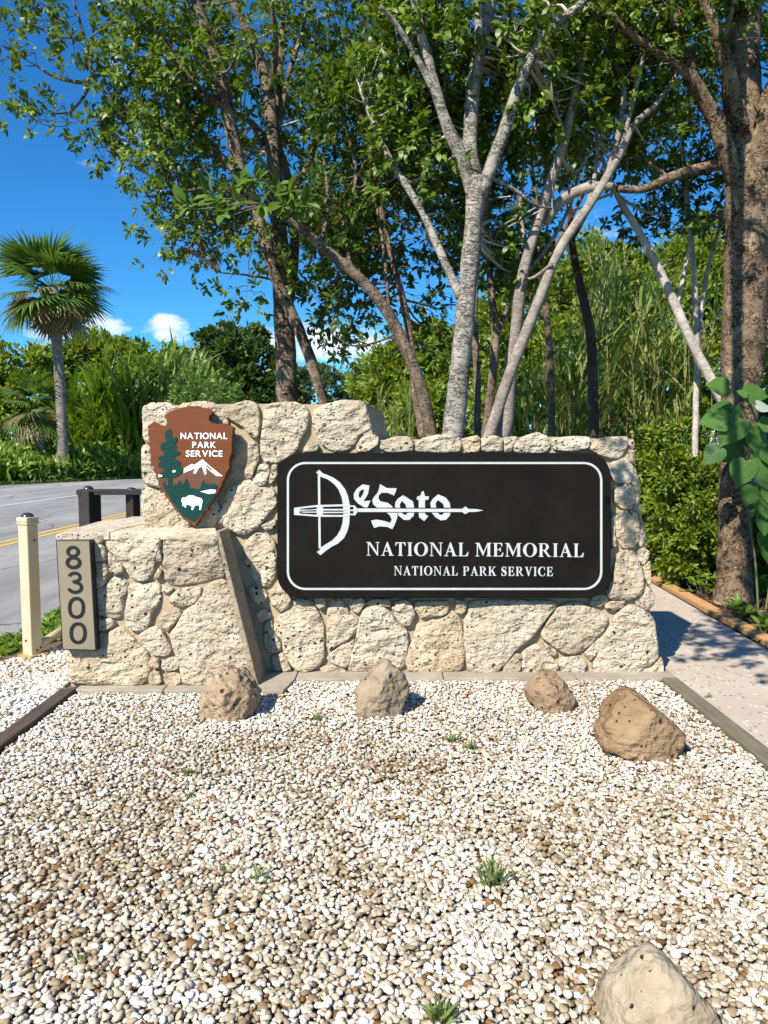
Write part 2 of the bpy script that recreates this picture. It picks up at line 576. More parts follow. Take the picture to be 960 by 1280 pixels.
def bark(name, light, dark, blotch, vs=(9, 9, 15), amount=.7, bscale=.02, fleck=.5, pale=.45):
    """plates of lighter bark broken by short dark cracks and flecks"""
    m = M(name)
    v0 = m.coord()
    v = m.coord(scale=vs)
    big = m.noise(v0, 3.2, 5, .65)
    fine = m.noise(v0, 55, 4, .65)
    plate = m.noise(v, 1.0, 3, .55, 1.2)
    v2 = m.coord(scale=(vs[0] * 1.9, vs[1] * 1.9, vs[2] * .8))
    vert = m.noise(v2, 1.0, 3, .6, .9)
    c = m.ramp(big, [(.28, blotch), (.5, light), (.8, tuple(min(1, x * 1.22) for x in light))])
    c = m.mix(m.math('MULTIPLY', m.step(plate, .52, .66), .55), c, blotch)
    crack = m.math('SUBTRACT', 1.0, m.step(m.math('ABSOLUTE', m.math('SUBTRACT', plate, .5)), .008, .035))
    crack2 = m.math('SUBTRACT', 1.0, m.step(m.math('ABSOLUTE', m.math('SUBTRACT', vert, .5)), .006, .03))
    gate = m.step(m.noise(v0, 5.5, 4, .65), .40, .54)
    dots = m.step(m.noise(v, 2.6, 3, .6), .60, .68)
    d = m.math('MAXIMUM', m.math('MULTIPLY', m.math('MAXIMUM', crack, m.math('MULTIPLY', crack2, .8)), gate), m.math('MULTIPLY', dots, fleck))
    c = m.mix(m.math('MULTIPLY', d, amount), c, dark)
    c = m.mix(m.math('MULTIPLY', m.step(fine, .52, .8), .3), c, dark)
    patch = m.step(m.noise(m.coord(scale=(1, 1, .55)), 9, 4, .6), .60, .66)
    c = m.mix(m.math('MULTIPLY', patch, pale), c, tuple(min(.7, x * 1.9) for x in light))
    h = m.math('SUBTRACT', m.math('ADD', m.math('MULTIPLY', fine, .4), m.math('MULTIPLY', plate, .5)), d)
    return m.fin(c, .9, m.bump(h, .8, bscale), 0, .12)
m_bark_white = bark('pale_plated_bark', (.36, .325, .275), (.045, .036, .028), (.20, .17, .135), (7, 7, 24), .95, .02, .9, .1)
m_bark_brown = bark('brown_grey_bark', (.235, .175, .125), (.035, .024, .017), (.14, .10, .068), (9, 9, 26), .9, .025, .8)
m_bark_tan = bark('tan_flaky_bark', (.24, .168, .108), (.026, .018, .012), (.14, .094, .06), (8, 8, 14), .95, .035, .55, .75)
m_bark_grey = bark('smooth_grey_bark', (.33, .28, .235), (.09, .07, .055), (.22, .18, .145), (8, 8, 22), .45, .008)
m_bark_dark = bark('purplish_dark_bark', (.10, .07, .062), (.03, .02, .018), (.07, .05, .045), (8, 8, 22), .5, .01)
m_bark_pale = bark('whitish_smooth_bark', (.52, .47, .41), (.12, .10, .08), (.38, .33, .28), (8, 8, 22), .35, .006)
m_palm_bark = bark('grey_palm_bark', (.27, .235, .20), (.09, .07, .055), (.20, .165, .135), (2, 2, 9), .6, .03)

def leaf_mat(name, cols, trans=.3, rough=.42, spec=.35, tcol=None, bumpy=False):
    m = M(name)
    g = m.n('ShaderNodeNewGeometry')
    k = len(cols)
    c = m.ramp(g.outputs['Random Per Island'], [(i / (k - 1) if k > 1 else 0, x) for i, x in enumerate(cols)])
    nz = m.noise(m.coord(), 1.1, 3, .6)
    c = m.mix(m.math('MULTIPLY', m.step(nz, .35, .7), .35), c, tuple(x * f for x, f in zip(cols[len(cols) // 2], (1.35, 1.2, .8))))
    m.fin(c, rough, None, 0, spec)
    tr = m.n('ShaderNodeBsdfTranslucent')
    hsv = m.n('ShaderNodeHueSaturation')
    hsv.inputs['Saturation'].default_value = 1.1
    hsv.inputs['Value'].default_value = 1.7
    hsv.inputs['Hue'].default_value = 0.485
    m.l(c, hsv.inputs['Color'])
    m.l(hsv.outputs[0], tr.inputs['Color'])
    mx = m.n('ShaderNodeMixShader')
    mx.inputs[0].default_value = trans
    m.l(m.b.outputs[0], mx.inputs[1])
    m.l(tr.outputs[0], mx.inputs[2])
    m.l(mx.outputs[0], m.out.inputs['Surface'])
    return m.m
m_leaf_canopy = leaf_mat('canopy_leaf', [(.034, .072, .010), (.074, .132, .017), (.125, .195, .026), (.19, .255, .038)])
m_leaf_dark = leaf_mat('dark_canopy_leaf', [(.028, .060, .010), (.058, .106, .016), (.102, .16, .023)])
m_leaf_fresh = leaf_mat('fresh_leaf', [(.06, .12, .02), (.10, .18, .03), (.15, .22, .05)])
m_leaf_hedge = leaf_mat('hedge_leaf', [(.038, .085, .010), (.09, .155, .015), (.16, .225, .021), (.24, .26, .032)])
m_leaf_shrub = leaf_mat('shrub_leaf', [(.06, .115, .014), (.115, .185, .02), (.17, .235, .028), (.21, .24, .04)])
m_leaf_oak = leaf_mat('far_oak_leaf', [(.030, .060, .014), (.052, .095, .018), (.08, .125, .022)])
m_leaf_far = leaf_mat('distant_leaf', [(.05, .085, .035), (.075, .115, .045), (.10, .135, .05)])
m_leaf_weed = leaf_mat('roadside_weed_leaf', [(.075, .14, .016), (.13, .215, .024), (.19, .27, .038)])
m_cane = leaf_mat('reed_blade', [(.055, .11, .02), (.12, .20, .036), (.20, .275, .065), (.30, .32, .13)])
m_cane_dry = leaf_mat('dry_reed_stalk', [(.20, .14, .065), (.27, .20, .10), (.17, .15, .06)], .15)
m_palm_leaf = leaf_mat('palm_frond_green', [(.05, .10, .018), (.085, .15, .026), (.13, .20, .04)], .3)
m_palm_old = leaf_mat('palm_frond_yellowing', [(.15, .135, .05), (.22, .19, .08)], .2)
m_palm_dead = leaf_mat('palm_frond_dead', [(.16, .10, .055), (.21, .14, .08)], .1)
def vine_mat():
    m = M('vine_leaf')
    oi = m.n('ShaderNodeObjectInfo')
    at_ = m.n('ShaderNodeAttribute', attribute_name='vein')
    c = m.ramp(oi.outputs['Random'], [(0, (.035, .095, .016)), (.5, (.065, .15, .024)), (1, (.105, .20, .034))])
    tc_ = m.n('ShaderNodeTexCoord')
    sx = m.n('ShaderNodeSeparateXYZ')
    m.l(tc_.outputs['Object'], sx.inputs[0])
    fr_ = m.math('FRACT', m.math('MULTIPLY', m.math('SUBTRACT', sx.outputs[0], m.math('MULTIPLY', m.math('ABSOLUTE', sx.outputs[1]), 1.15)), 4.6))
    tri = m.math('ABSOLUTE', m.math('SUBTRACT', fr_, .5))
    vein = m.math('MAXIMUM', m.math('SUBTRACT', 1.0, m.step(tri, .02, .07)), m.math('SUBTRACT', 1.0, m.step(m.math('ABSOLUTE', sx.outputs[1]), .004, .018)))
    c = m.mix(m.math('MULTIPLY', m.noise(m.coord(), 5, 4, .6), .5), c, (.035, .09, .02))
    c = m.mix(m.math('MULTIPLY', vein, .32), c, (.17, .27, .09))
    m.fin(c, .5, m.bump(m.math('SUBTRACT', tri, m.math('MULTIPLY', vein, .3)), .12, .01), 0, .25)
    tr = m.n('ShaderNodeBsdfTranslucent')
    m.put(tr.inputs['Color'], (.16, .32, .04))
    mx = m.n('ShaderNodeMixShader')
    mx.inputs[0].default_value = .25
    m.l(m.b.outputs[0], mx.inputs[1])
    m.l(tr.outputs[0], mx.inputs[2])
    m.l(mx.outputs[0], m.out.inputs['Surface'])
    return m.m
m_vine = vine_mat()
m_vine_pale = leaf_mat('vine_leaf_silver', [(.27, .32, .27), (.31, .36, .31)], .15)
m_vine_stem = noisy('vine_stem', (.12, .13, .05), (.18, .17, .08), 10, .7, .2, 60, .002)

# ------------------------------------------------------------------ setting: ground, road, walkway, gravel
def sheet(name, pts, z, mat, parent=None, sub=0):
    o = obj(name, [(x, y, z) for x, y in pts], [tuple(range(len(pts)))], mat, parent)
    return o
gr = sheet('ground', [(-900, -60), (900, -60), (900, 1500), (-900, 1500)], -0.035, m_ground)
gr['kind'] = 'structure'
road = sheet('road', [(-3.12, -25), (-3.05, 3), (-3.2, 6.4), (-3.0, 8), (-3.1, 30), (-2.0, 62), (-8.5, 60), (-14.4, 44), (-18.2, 35), (-24, 22), (-26, -25)], -0.02, m_asphalt)
road['kind'] = 'structure'
def stripe(name, x0, x1, y0, y1, mat):
    seg = max(2, int((y1 - y0) / 1.5))
    V, Fc = [], []
    for i in range(seg + 1):
        y = y0 + (y1 - y0) * i / seg
        w = .006 * noise.noise(Vector((x0, y * 1.3, 0)))
        V += [(x0 + w, y, -0.0155), (x1 + w, y, -0.0155)]
        if i:
            Fc.append((2 * i - 2, 2 * i - 1, 2 * i + 1, 2 * i))
    return obj(name, V, Fc, mat, road)
stripe('yellow_line', -6.72, -6.60, -25, 60, m_yellow)
stripe('yellow_line', -6.47, -6.35, -25, 60, m_yellow)
stripe('white_line', -11.25, -11.08, -25, 52, m_wline)
stripe('white_line', -13.55, -13.45, 14, 40, m_wline)
vg = sheet('grass_verge', [(-26.2, 17), (-24, 22), (-18.2, 35), (-14.4, 44), (-8.5, 60), (-4, 75), (-40, 75), (-60, 17)], -0.012, m_grass)
vg['kind'] = 'structure'
nv = sheet('near_grass_strip', [(-3.3, 5.55), (-2.85, 5.55), (-2.25, 7.2), (-2.2, 9.5), (-3.06, 9.5), (-3.1, 6.6)], -0.01, m_ground)
nv['kind'] = 'structure'
mb = sheet('mulch_bed', [(3.14, -1), (3.42, 12), (9, 16), (9, -1)], -0.012, m_mulch)
mb['kind'] = 'structure'
mb2 = sheet('planting_bed', [(-2.2, 5.9), (3.0, 5.9), (3.3, 12), (9, 16), (9, 40), (-2, 40)], -0.018, m_mulch)
mb2['kind'] = 'structure'

# concrete walkway cut into slabs, with open joints
walk = bpy.data.objects.new('walkway', None)
COL.objects.link(walk)
walk['kind'] = 'structure'
ys = [-2.0, -0.4, 1.2, 3.2, 4.905, 6.6, 8.4, 10.2, 12.0]
for a, b in zip(ys[:-1], ys[1:]):
    def lx(y): return 2.0 if y < 5.1 else 2.02 + max(0, (y - 5.1)) * .012
    def rx(y): return 3.0 + (y - 5.9) * .055 if y > 0 else 2.68
    g = .006
    bf = Buf()
    top = [(lx(a), a + g, .012), (rx(a), a + g, .012), (rx(b), b - g, .012), (lx(b), b - g, .012)]
    bot = [(x, y, -.06) for x, y, z in top]
    flat_prism(bf, [Vector(p) for p in top], [Vector(p) for p in bot])
    s_ = bf.make('slab', m_walk, walk)
    s_.data.materials[0] = m_walk
jt = sheet('joint_filler', [(1.9, -2), (2.68, -2), (3.4, 12), (2.0, 12)], -0.011, m_mulch, walk)

# orange timber edging on the far side of the walk: boards laid end to end
def edging(name, label, p0, p1, w, h, mat, nboards, group=None):
    t = thing(name, label, 'edging', (p0[0], p0[1], 0), group)
    d = Vector((p1[0] - p0[0], p1[1] - p0[1], 0))
    L = d.length
    d.normalize()
    s = Vector((-d.y, d.x, 0))
    for i in range(nboards):
        a, b = L * i / nboards + .004, L * (i + 1) / nboards - .004
        off = random.uniform(-.006, .006)
        zt = h + random.uniform(-.004, .004)
        c = [Vector((p0[0], p0[1], 0)) + d * q + s * (r_ + off) for q, r_ in ((a, -w / 2), (b, -w / 2), (b, w / 2), (a, w / 2))]
        bf = Buf()
        flat_prism(bf, [Vector((p.x, p.y, zt)) for p in c], [Vector((p.x, p.y, -.08)) for p in c])
        o = bf.make('board', mat, t)
        bevel(recalc(o), .006, 2)
    return t
edging('timber_edging', 'orange brown timber boards edging the far right side of the concrete walkway', (2.77, -2), (3.44, 12.0), .13, .035, m_edge_orange, 9)
edging('timber_edging', 'weathered olive grey timber between the white gravel and the concrete walkway', (1.93, -1.5), (1.93, 4.93), .105, .034, m_edge_olive, 4)
edging('timber_edging', 'dark brown timber strip along the left side of the gravel bed', (-2.03, -1.5), (-2.03, 4.68), .095, .034, m_edge_dark, 4)

gravel = bpy.data.objects.new('gravel_bed', None)
COL.objects.link(gravel)
gravel['kind'] = 'structure'
GX0, GX1, GY0, GY1 = -1.98, 1.875, 0.7, 4.92
sheet('bedding_sand', [(-3.1, -2), (1.9, -2), (1.9, 5.2), (-2.0, 5.2), (-2.2, 7.0), (-2.9, 5.6), (-3.1, 5.0)], -0.008, m_sand, gravel)

def pebble_template(seg, rings, seed):
    r = np.random.default_rng(seed)
    V = [(0, 0, 1)]
    for i in range(1, rings):
        ph = math.pi * i / rings
        for k in range(seg):
            t = 2 * math.pi * k / seg
            V.append((math.sin(ph) * math.cos(t), math.sin(ph) * math.sin(t), math.cos(ph)))
    V.append((0, 0, -1))
    V = np.array(V)
    a, b = r.uniform(0, 6.3, 2)
    th = np.arctan2(V[:, 1], V[:, 0])
    rad = 1 + .12 * np.sin(2 * th + a) + .11 * np.sin(3 * th + b) + .04 * np.sin(5 * th + a * b)
    V[:, 0] *= rad
    V[:, 1] *= rad
    V[:, 0] *= 1 + .12 * V[:, 1]
    Fc = []
    for k in range(seg):
        Fc.append((0, 1 + k, 1 + (k + 1) % seg))
    for i in range(rings - 2):
        for k in range(seg):
            k2 = (k + 1) % seg
            p, q = 1 + i * seg, 1 + (i + 1) * seg
            Fc += [(p + k, q + k, q + k2), (p + k, q + k2, p + k2)]
    e = len(V) - 1
    p = 1 + (rings - 2) * seg
    for k in range(seg):
        Fc.append((p + k, e, p + (k + 1) % seg))
    return V, np.array(Fc)
def rot_mats(yaw, tilt, taz):
    cz, sz = np.cos(yaw), np.sin(yaw)
    n = len(yaw)
    Rz = np.zeros((n, 3, 3))
    Rz[:, 0, 0], Rz[:, 0, 1], Rz[:, 1, 0], Rz[:, 1, 1], Rz[:, 2, 2] = cz, -sz, sz, cz, 1
    ax = np.stack([np.cos(taz), np.sin(taz), np.zeros(n)], 1)
    K = np.zeros((n, 3, 3))
    K[:, 0, 2], K[:, 1, 2], K[:, 2, 0], K[:, 2, 1] = ax[:, 1], -ax[:, 0], -ax[:, 1], ax[:, 0]
    I = np.eye(3)[None]
    Rt = I + np.sin(tilt)[:, None, None] * K + (1 - np.cos(tilt))[:, None, None] * (K @ K)
    return Rt @ Rz
ROCK_FOOT = []      # (x, y, rx, ry) keeps the pebbles from poking through boulders
def gen_pebbles(x0, x1, y0, y1, step, size, seed):
    r = np.random.default_rng(seed)
    xs = np.arange(x0, x1, step)
    yy = np.arange(y0, y1, step * .87)
    X, Y = np.meshgrid(xs, yy)
    X = X + (np.arange(len(yy)) % 2)[:, None] * step * .5
    P = np.stack([X.ravel(), Y.ravel()], 1)
    P += r.normal(0, step * .26, P.shape)
    n = len(P)
    L = size * np.clip(r.normal(1, .22, n), .55, 1.75) * .5
    wv = L * r.uniform(.60, .95, n)
    h = L * r.uniform(.34, .62, n)
    upper = r.random(n) < .42
    tilt = np.abs(r.normal(0, .26, n)) + (r.random(n) < .16) * r.uniform(.3, .8, n)
    z = np.where(upper, r.uniform(.008, .015, n), r.uniform(-.003, .005, n))
    # patches: whiter and browner drifts
    tone = r.random(n)
    drift = np.array([noise.fractal(Vector((p[0] * 1.25 + 3, p[1] * 1.25, 0)), 1.0, 2.0, 4) for p in P])
    fine = np.array([noise.noise(Vector((p[0] * 7, p[1] * 7, 4))) for p in P])
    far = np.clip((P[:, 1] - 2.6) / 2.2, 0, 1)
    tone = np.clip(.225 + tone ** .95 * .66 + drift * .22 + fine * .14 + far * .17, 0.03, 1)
    rust = r.random(n) < .035
    tone = np.where(rust, r.uniform(0.03, .14, n), tone)
    return P, L, wv, h, tilt, z, tone, r.uniform(0, 6.28, n), r.uniform(0, 6.28, n)
def build_pebbles(sel, data, temps):
    P, L, wv, h, tilt, z, tone, yaw, taz = data
    Vs, Fs, Ts, base = [], [], [], 0
    idx = np.nonzero(sel)[0]
    for k, (tv, tf) in enumerate(temps):
        ii = idx[k::len(temps)]
        if not len(ii):
            continue
        sc = np.stack([L[ii], wv[ii], h[ii]], 1)
        Rm = rot_mats(yaw[ii], tilt[ii], taz[ii])
        Vv = np.einsum('nij,nvj->nvi', Rm, tv[None] * sc[:, None, :])
        Vv += np.stack([P[ii, 0], P[ii, 1], z[ii]], 1)[:, None, :]
        nv_ = tv.shape[0]
        Ff = tf[None] + (base + np.arange(len(ii)) * nv_)[:, None, None]
        Vs.append(Vv.reshape(-1, 3))
        Fs.append(Ff.reshape(-1, 3))
        Ts.append(np.repeat(tone[ii], nv_))
        base += len(ii) * nv_
    return np.concatenate(Vs), np.concatenate(Fs), np.concatenate(Ts)

def in_view(P, z=0.0, mx=0.03):
    k = P[:, 1] * math.cos(PITCH) - (z - CAM_H) * math.sin(PITCH)      # depth along the view axis
    v = (z - CAM_H) * math.cos(PITCH) + P[:, 1] * math.sin(PITCH)
    x = CX + F_PX * P[:, 0] / k
    y = CY - F_PX * v / k
    return x, y, k
def pebble_field():
    data = list(gen_pebbles(GX0, GX1, GY0, GY1, .0168, .0256, 3))
    P = data[0]
    x, y, k = in_view(P)
    vis = (k > .5) & (x > -90) & (x < 1050) & (y < 1370)
    inx = (k > .5) & (x > 4) & (x < 956) & (y < 1276)
    grow = ~vis & (np.random.default_rng(5).random(len(P)) < .2)        # coarser pebbles beyond the view
    for q in (1, 2, 3):
        data[q] = np.where(vis, data[q], data[q] * 1.4)
    keep = (vis | grow) & (P[:, 0] > GX0 + .012) & (P[:, 0] < GX1 - .008)
    keep &= ~((P[:, 1] > 4.655) & (P[:, 0] < -0.62))                    # the footing takes this corner
    up = data[5] > .0085
    size = data[1] * np.sqrt(data[2] / data[1]) / k
    cand = np.nonzero(keep & inx & up)[0]
    near = cand[np.argsort(-size[cand])][:300]
    mask = keep.copy()
    mask[near] = False
    close = (k < 3.4) & vis
    tA = [pebble_template(7, 4, s) for s in range(9)]
    tB = [pebble_template(6, 3, s + 20) for s in range(9)]
    for nm, sel, tp in (('gravel', mask & close, tA), ('gravel', mask & ~close, tB)):
        V, Fc, T = build_pebbles(sel, data, tp)
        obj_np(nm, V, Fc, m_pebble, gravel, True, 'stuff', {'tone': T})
    # the nearest pebbles one by one
    order = near[np.argsort(data[6][near])]
    groups = np.array_split(order, 30)
    for gi, ids in enumerate(groups):
        tv, tf = pebble_template(10, 6, 100 + gi)
        me = bpy.data.meshes.new('pebble')
        me.from_pydata(tv.tolist(), [], tf.tolist())
        me.polygons.foreach_set('use_smooth', [True] * len(me.polygons))
        a = me.attributes.new('tone', 'FLOAT', 'POINT')
        a.data.foreach_set('value', np.full(len(tv), float(np.mean(data[6][ids])), dtype=np.float32))
        me.materials.append(m_pebble)
        Rm = rot_mats(data[7][ids], data[4][ids], data[8][ids])
        for q, i in enumerate(ids):
            o = bpy.data.objects.new('pebble', me)
            mt = Matrix([list(r_) for r_ in Rm[q]]).to_4x4() @ Matrix.Diagonal((data[1][i], data[2][i], data[3][i], 1))
            o.matrix_world = Matrix.Translation((P[i, 0], P[i, 1], data[5][i])) @ mt
            COL.objects.link(o)
            o.parent = gravel
    # the strip outside the left timber
    d2 = list(gen_pebbles(-3.0, -2.07, 2.2, 6.6, .0205, .032, 8))
    Q = d2[0]
    lim = np.where(Q[:, 1] > 5.0, -2.95 + (Q[:, 1] - 5.0) * .42, -3.0)
    k2 = (Q[:, 0] > lim + .02 * np.sin(Q[:, 1] * 9)) & ~((Q[:, 1] > 4.75) & (Q[:, 0] > -2.12) & (Q[:, 1] < 6))
    d2[6] = np.clip(d2[6] + .1, 0, 1)
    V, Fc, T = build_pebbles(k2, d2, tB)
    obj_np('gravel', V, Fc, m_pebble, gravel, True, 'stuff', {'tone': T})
pebble_field()

# ------------------------------------------------------------------ sign wall of coral stone
WALL = Plane((0, 5.06, 0.03), 0.05)
BLOCK = Plane((0, 4.755, 0.03), 0.055)
TH = 0.52                                   # wall thickness

def stone(poly, plane, parent, depth=.07, mat=None, amp=.017, seed=0, grow=1.035, nseg=38):
    P = [plane.uv(x, y) for x, y in poly]
    # close smooth outline, evenly resampled
    n = len(P)
    if sum(P[i][0] * P[(i + 1) % n][1] - P[(i + 1) % n][0] * P[i][1] for i in range(n)) < 0:
        P = P[::-1]
    pts = []
    for i in range(n):                       # one round of corner cutting
        a, b = np.array(P[i]), np.array(P[(i + 1) % n])
        pts += [a * .88 + b * .12, a * .12 + b * .88]
    pts.append(pts[0])
    seg = [np.linalg.norm(pts[i + 1] - pts[i]) for i in range(len(pts) - 1)]
    tot = sum(seg)
    out, acc, i = [], 0.0, 0
    for k in range(nseg):
        t = tot * k / nseg
        while acc + seg[i] < t:
            acc += seg[i]
            i += 1
        f = (t - acc) / max(seg[i], 1e-9)
        out.append(pts[i] * (1 - f) + pts[i + 1] * f)
    c = np.mean(out, axis=0)
    size = math.sqrt(tot / 4 * tot / 4)
    lift = random.uniform(-.006, .010)
    sv = Vector((seed * 3.17, seed * 1.3, seed * 2.1))
    tx, ty = random.uniform(-.05, .05), random.uniform(-.05, .05)
    V, Fc = [], []
    rings = [(1.0, -depth), (1.0, -.034), (.99, -.010), (.962, -.001), (.90, .003), (.76, .005), (.57, .006), (.37, .007), (.18, .007)]
    for ri, (sc, hgt) in enumerate(rings):
        for k in range(nseg):
            q = out[k]
            jag = 1.0
            if 0 < ri < 5:
                jag = 1 + .045 * noise.noise(Vector((q[0] * 26, q[1] * 26, ri * .35)) + sv)
            p = c + (q - c) * sc * jag * grow
            h = hgt
            if ri >= 1:
                w3 = Vector((p[0] * 6.5, p[1] * 6.5, 0)) + sv
                dg = Vector(((p[0] * .8 + p[1] * .6) * 9, (-p[0] * .6 + p[1] * .8) * 24, 0)) + sv
                rg = noise.fractal(dg, 1.0, 2.1, 3)
                e = min(1, ri / 3.5)
                h += lift + e * amp * (noise.fractal(w3, .9, 2.1, 4) * 1.2 + rg * .55) + tx * (p[0] - c[0]) + ty * (p[1] - c[1])
            V.append(plane.pt(p[0], p[1], h))
        if ri:
            a, b = (ri - 1) * nseg, ri * nseg
            for k in range(nseg):
                k2 = (k + 1) % nseg
                Fc.append((a + k, a + k2, b + k2, b + k))
    V.append(plane.pt(c[0], c[1], .009 + lift))
    e = (len(rings) - 1) * nseg
    for k in range(nseg):
        Fc.append((e + k, e + (k + 1) % nseg, len(V) - 1))
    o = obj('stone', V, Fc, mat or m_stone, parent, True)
    return o

wall = thing('stone_sign_wall', 'stepped cream coral stone wall of irregular blocks behind the black sign', 'wall', (0, 5.3, 0.03))
pedestal = thing('stone_pedestal', 'low cream stone block with a flat top at the left foot of the wall', 'stone block', (-1.5, 5.0, 0.03))

A_ = lambda p: Z(60, 640, 5.5625, p)
B_ = lambda p: Z(180, 640, 4.8, p)
C_ = lambda p: Z(260, 490, 4.0, p)
D_ = lambda p: Z(460, 530, 2.526, p)
E_ = lambda p: Z(730, 530, 3.88, p)
F_ = lambda p: Z(320, 730, 3.692, p)
G_ = lambda p: Z(570, 730, 3.5556, p)
block_stones = [A_(q) for q in (
    [(52, 152), (150, 146), (385, 155), (385, 200), (360, 225), (300, 215), (60, 215)],
    [(66, 225), (330, 205), (380, 235), (403, 270), (400, 320), (385, 345), (85, 340)],
    [(80, 350), (385, 350), (410, 380), (418, 440), (385, 505), (345, 530), (95, 530)],
    [(98, 545), (380, 532), (440, 455), (500, 450), (545, 480), (545, 570), (512, 580), (515, 650), (505, 740), (450, 745), (380, 722), (112, 722)],
    [(115, 735), (370, 735), (440, 740), (465, 772), (450, 805), (390, 822), (122, 830)],
    [(130, 845), (400, 850), (480, 805), (545, 830), (585, 870), (605, 920), (690, 985), (705, 1050), (700, 1140), (650, 1195), (580, 1205), (440, 1200), (260, 1192), (160, 1190), (143, 1120)],
    [(415, 280), (450, 300), (525, 380), (525, 420), (470, 435), (430, 420), (420, 350)],
    [(400, 172), (550, 148), (760, 150), (780, 180), (775, 245), (742, 330), (730, 390), (720, 440), (690, 470), (640, 480), (590, 465), (550, 430), (540, 390), (470, 320), (400, 230)],
    [(785, 255), (797, 340), (752, 352), (760, 290)],
    [(770, 388), (798, 400), (782, 460), (738, 468), (745, 430)],
    [(560, 510), (600, 498), (730, 495), (775, 520), (780, 600), (755, 660), (720, 700), (710, 770), (680, 815), (620, 840), (570, 820), (530, 770), (530, 700), (545, 620)],
    [(790, 510), (840, 515), (872, 535), (830, 572), (788, 560)],
    [(625, 860), (690, 810), (750, 795), (800, 830), (830, 890), (860, 960), (830, 1002), (780, 1010), (720, 990), (650, 930)],
    [(715, 1010), (770, 1020), (775, 1080), (740, 1092), (712, 1070)],
    [(790, 1040), (850, 1010), (910, 1020), (915, 1080), (880, 1105), (810, 1110), (785, 1080)],
    [(715, 1110), (770, 1105), (792, 1180), (765, 1207), (700, 1205), (698, 1150)],
    [(810, 1125), (880, 1115), (920, 1140), (925, 1190), (890, 1212), (820, 1208), (800, 1170)])]
block_stones += [B_(q) for q in (
    [(112, 168), (130, 150), (438, 135), (452, 255), (465, 300), (492, 360), (480, 392), (400, 408), (300, 435), (180, 445), (125, 420), (110, 340), (112, 230)],
    [(150, 510), (200, 465), (290, 445), (340, 455), (345, 500), (300, 555), (210, 575), (155, 550)],
    [(110, 600), (200, 590), (225, 600), (215, 640), (170, 690), (140, 725), (105, 690), (90, 650)],
    [(370, 455), (440, 415), (492, 410), (515, 470), (555, 610), (595, 740), (635, 900), (658, 990), (684, 1045), (560, 1042), (330, 1046), (240, 1042), (222, 980), (200, 890), (170, 790), (160, 740), (240, 600), (310, 560), (350, 490)])]
for i, q in enumerate(block_stones):
    stone(q, BLOCK, pedestal, seed=i + 1, amp=.016 if i in (5, 7, 10, 17, 20) else .012)

top_edge = [C_(q) for q in (
    [(80, 100), (110, 70), (190, 38), (245, 60), (258, 110), (260, 180), (250, 235), (210, 220), (170, 170), (130, 150), (85, 122)],
    [(285, 75), (330, 55), (430, 48), (490, 75), (505, 120), (490, 190), (455, 250), (450, 290), (400, 330), (340, 357), (280, 345), (262, 310), (265, 240), (275, 150)],
    [(525, 90), (600, 58), (680, 40), (778, 45), (803, 110), (818, 185), (750, 215), (735, 265), (680, 300), (610, 290), (560, 255), (545, 200), (520, 150)])]
top_edge += [
    [(177, 509), (190, 503), (210, 503), (222, 511), (223, 545), (200, 560), (179, 550)],
    [(226, 505), (245, 502), (262, 502), (282, 512), (286, 540), (262, 560), (228, 545)],
    [(177, 554), (198, 562), (223, 552), (226, 590), (205, 612), (178, 602)],
    [(178, 607), (204, 616), (224, 600), (238, 650), (236, 662), (181, 662), (177, 632)]]
top_edge += [D_(q) for q in (
    [(42, 55), (80, 40), (130, 38), (148, 60), (142, 88), (60, 90), (38, 75)],
    [(150, 60), (175, 42), (230, 32), (285, 35), (296, 60), (288, 88), (215, 92), (150, 86)],
    [(299, 45), (345, 35), (356, 50), (352, 88), (310, 90), (298, 65)],
    [(358, 45), (400, 35), (425, 45), (427, 86), (380, 90), (356, 84)],
    [(430, 42), (470, 38), (482, 50), (460, 72), (450, 90), (430, 90)],
    [(462, 62), (500, 35), (540, 25), (567, 38), (580, 70), (562, 92), (480, 94), (457, 82)],
    [(582, 45), (640, 38), (702, 40), (697, 78), (640, 88), (588, 80)])]
top_edge += [E_(q) for q in (
    [(25, 120), (60, 75), (110, 62), (210, 60), (217, 95), (190, 152), (160, 172), (110, 162), (50, 142)],
    [(215, 70), (240, 75), (247, 110), (235, 127), (215, 100)],
    [(220, 130), (245, 125), (252, 195), (225, 187)],
    [(240, 235), (265, 260), (275, 320), (265, 380), (250, 400), (245, 330), (232, 285)],
    [(270, 440), (290, 480), (300, 540), (280, 600), (265, 590), (278, 500)],
    [(255, 620), (290, 595), (317, 620), (312, 660), (290, 687), (265, 662)],
    [(285, 692), (320, 662), (326, 760), (312, 790), (295, 740)],
    [(245, 850), (290, 800), (325, 790), (344, 830), (342, 880), (312, 907), (260, 882)],
    [(190, 897), (230, 872), (290, 902), (345, 950), (352, 1040), (366, 1130), (330, 1172), (282, 1182), (270, 1222), (150, 1227), (60, 1217), (40, 1190), (60, 1120), (75, 1050), (130, 990), (150, 930)],
    [(287, 1187), (335, 1175), (377, 1132), (387, 1170), (382, 1222), (287, 1224)])]
for i, q in enumerate(top_edge):
    stone(q, WALL, wall, depth=TH, seed=40 + i, amp=.016 if i < 3 else .012)

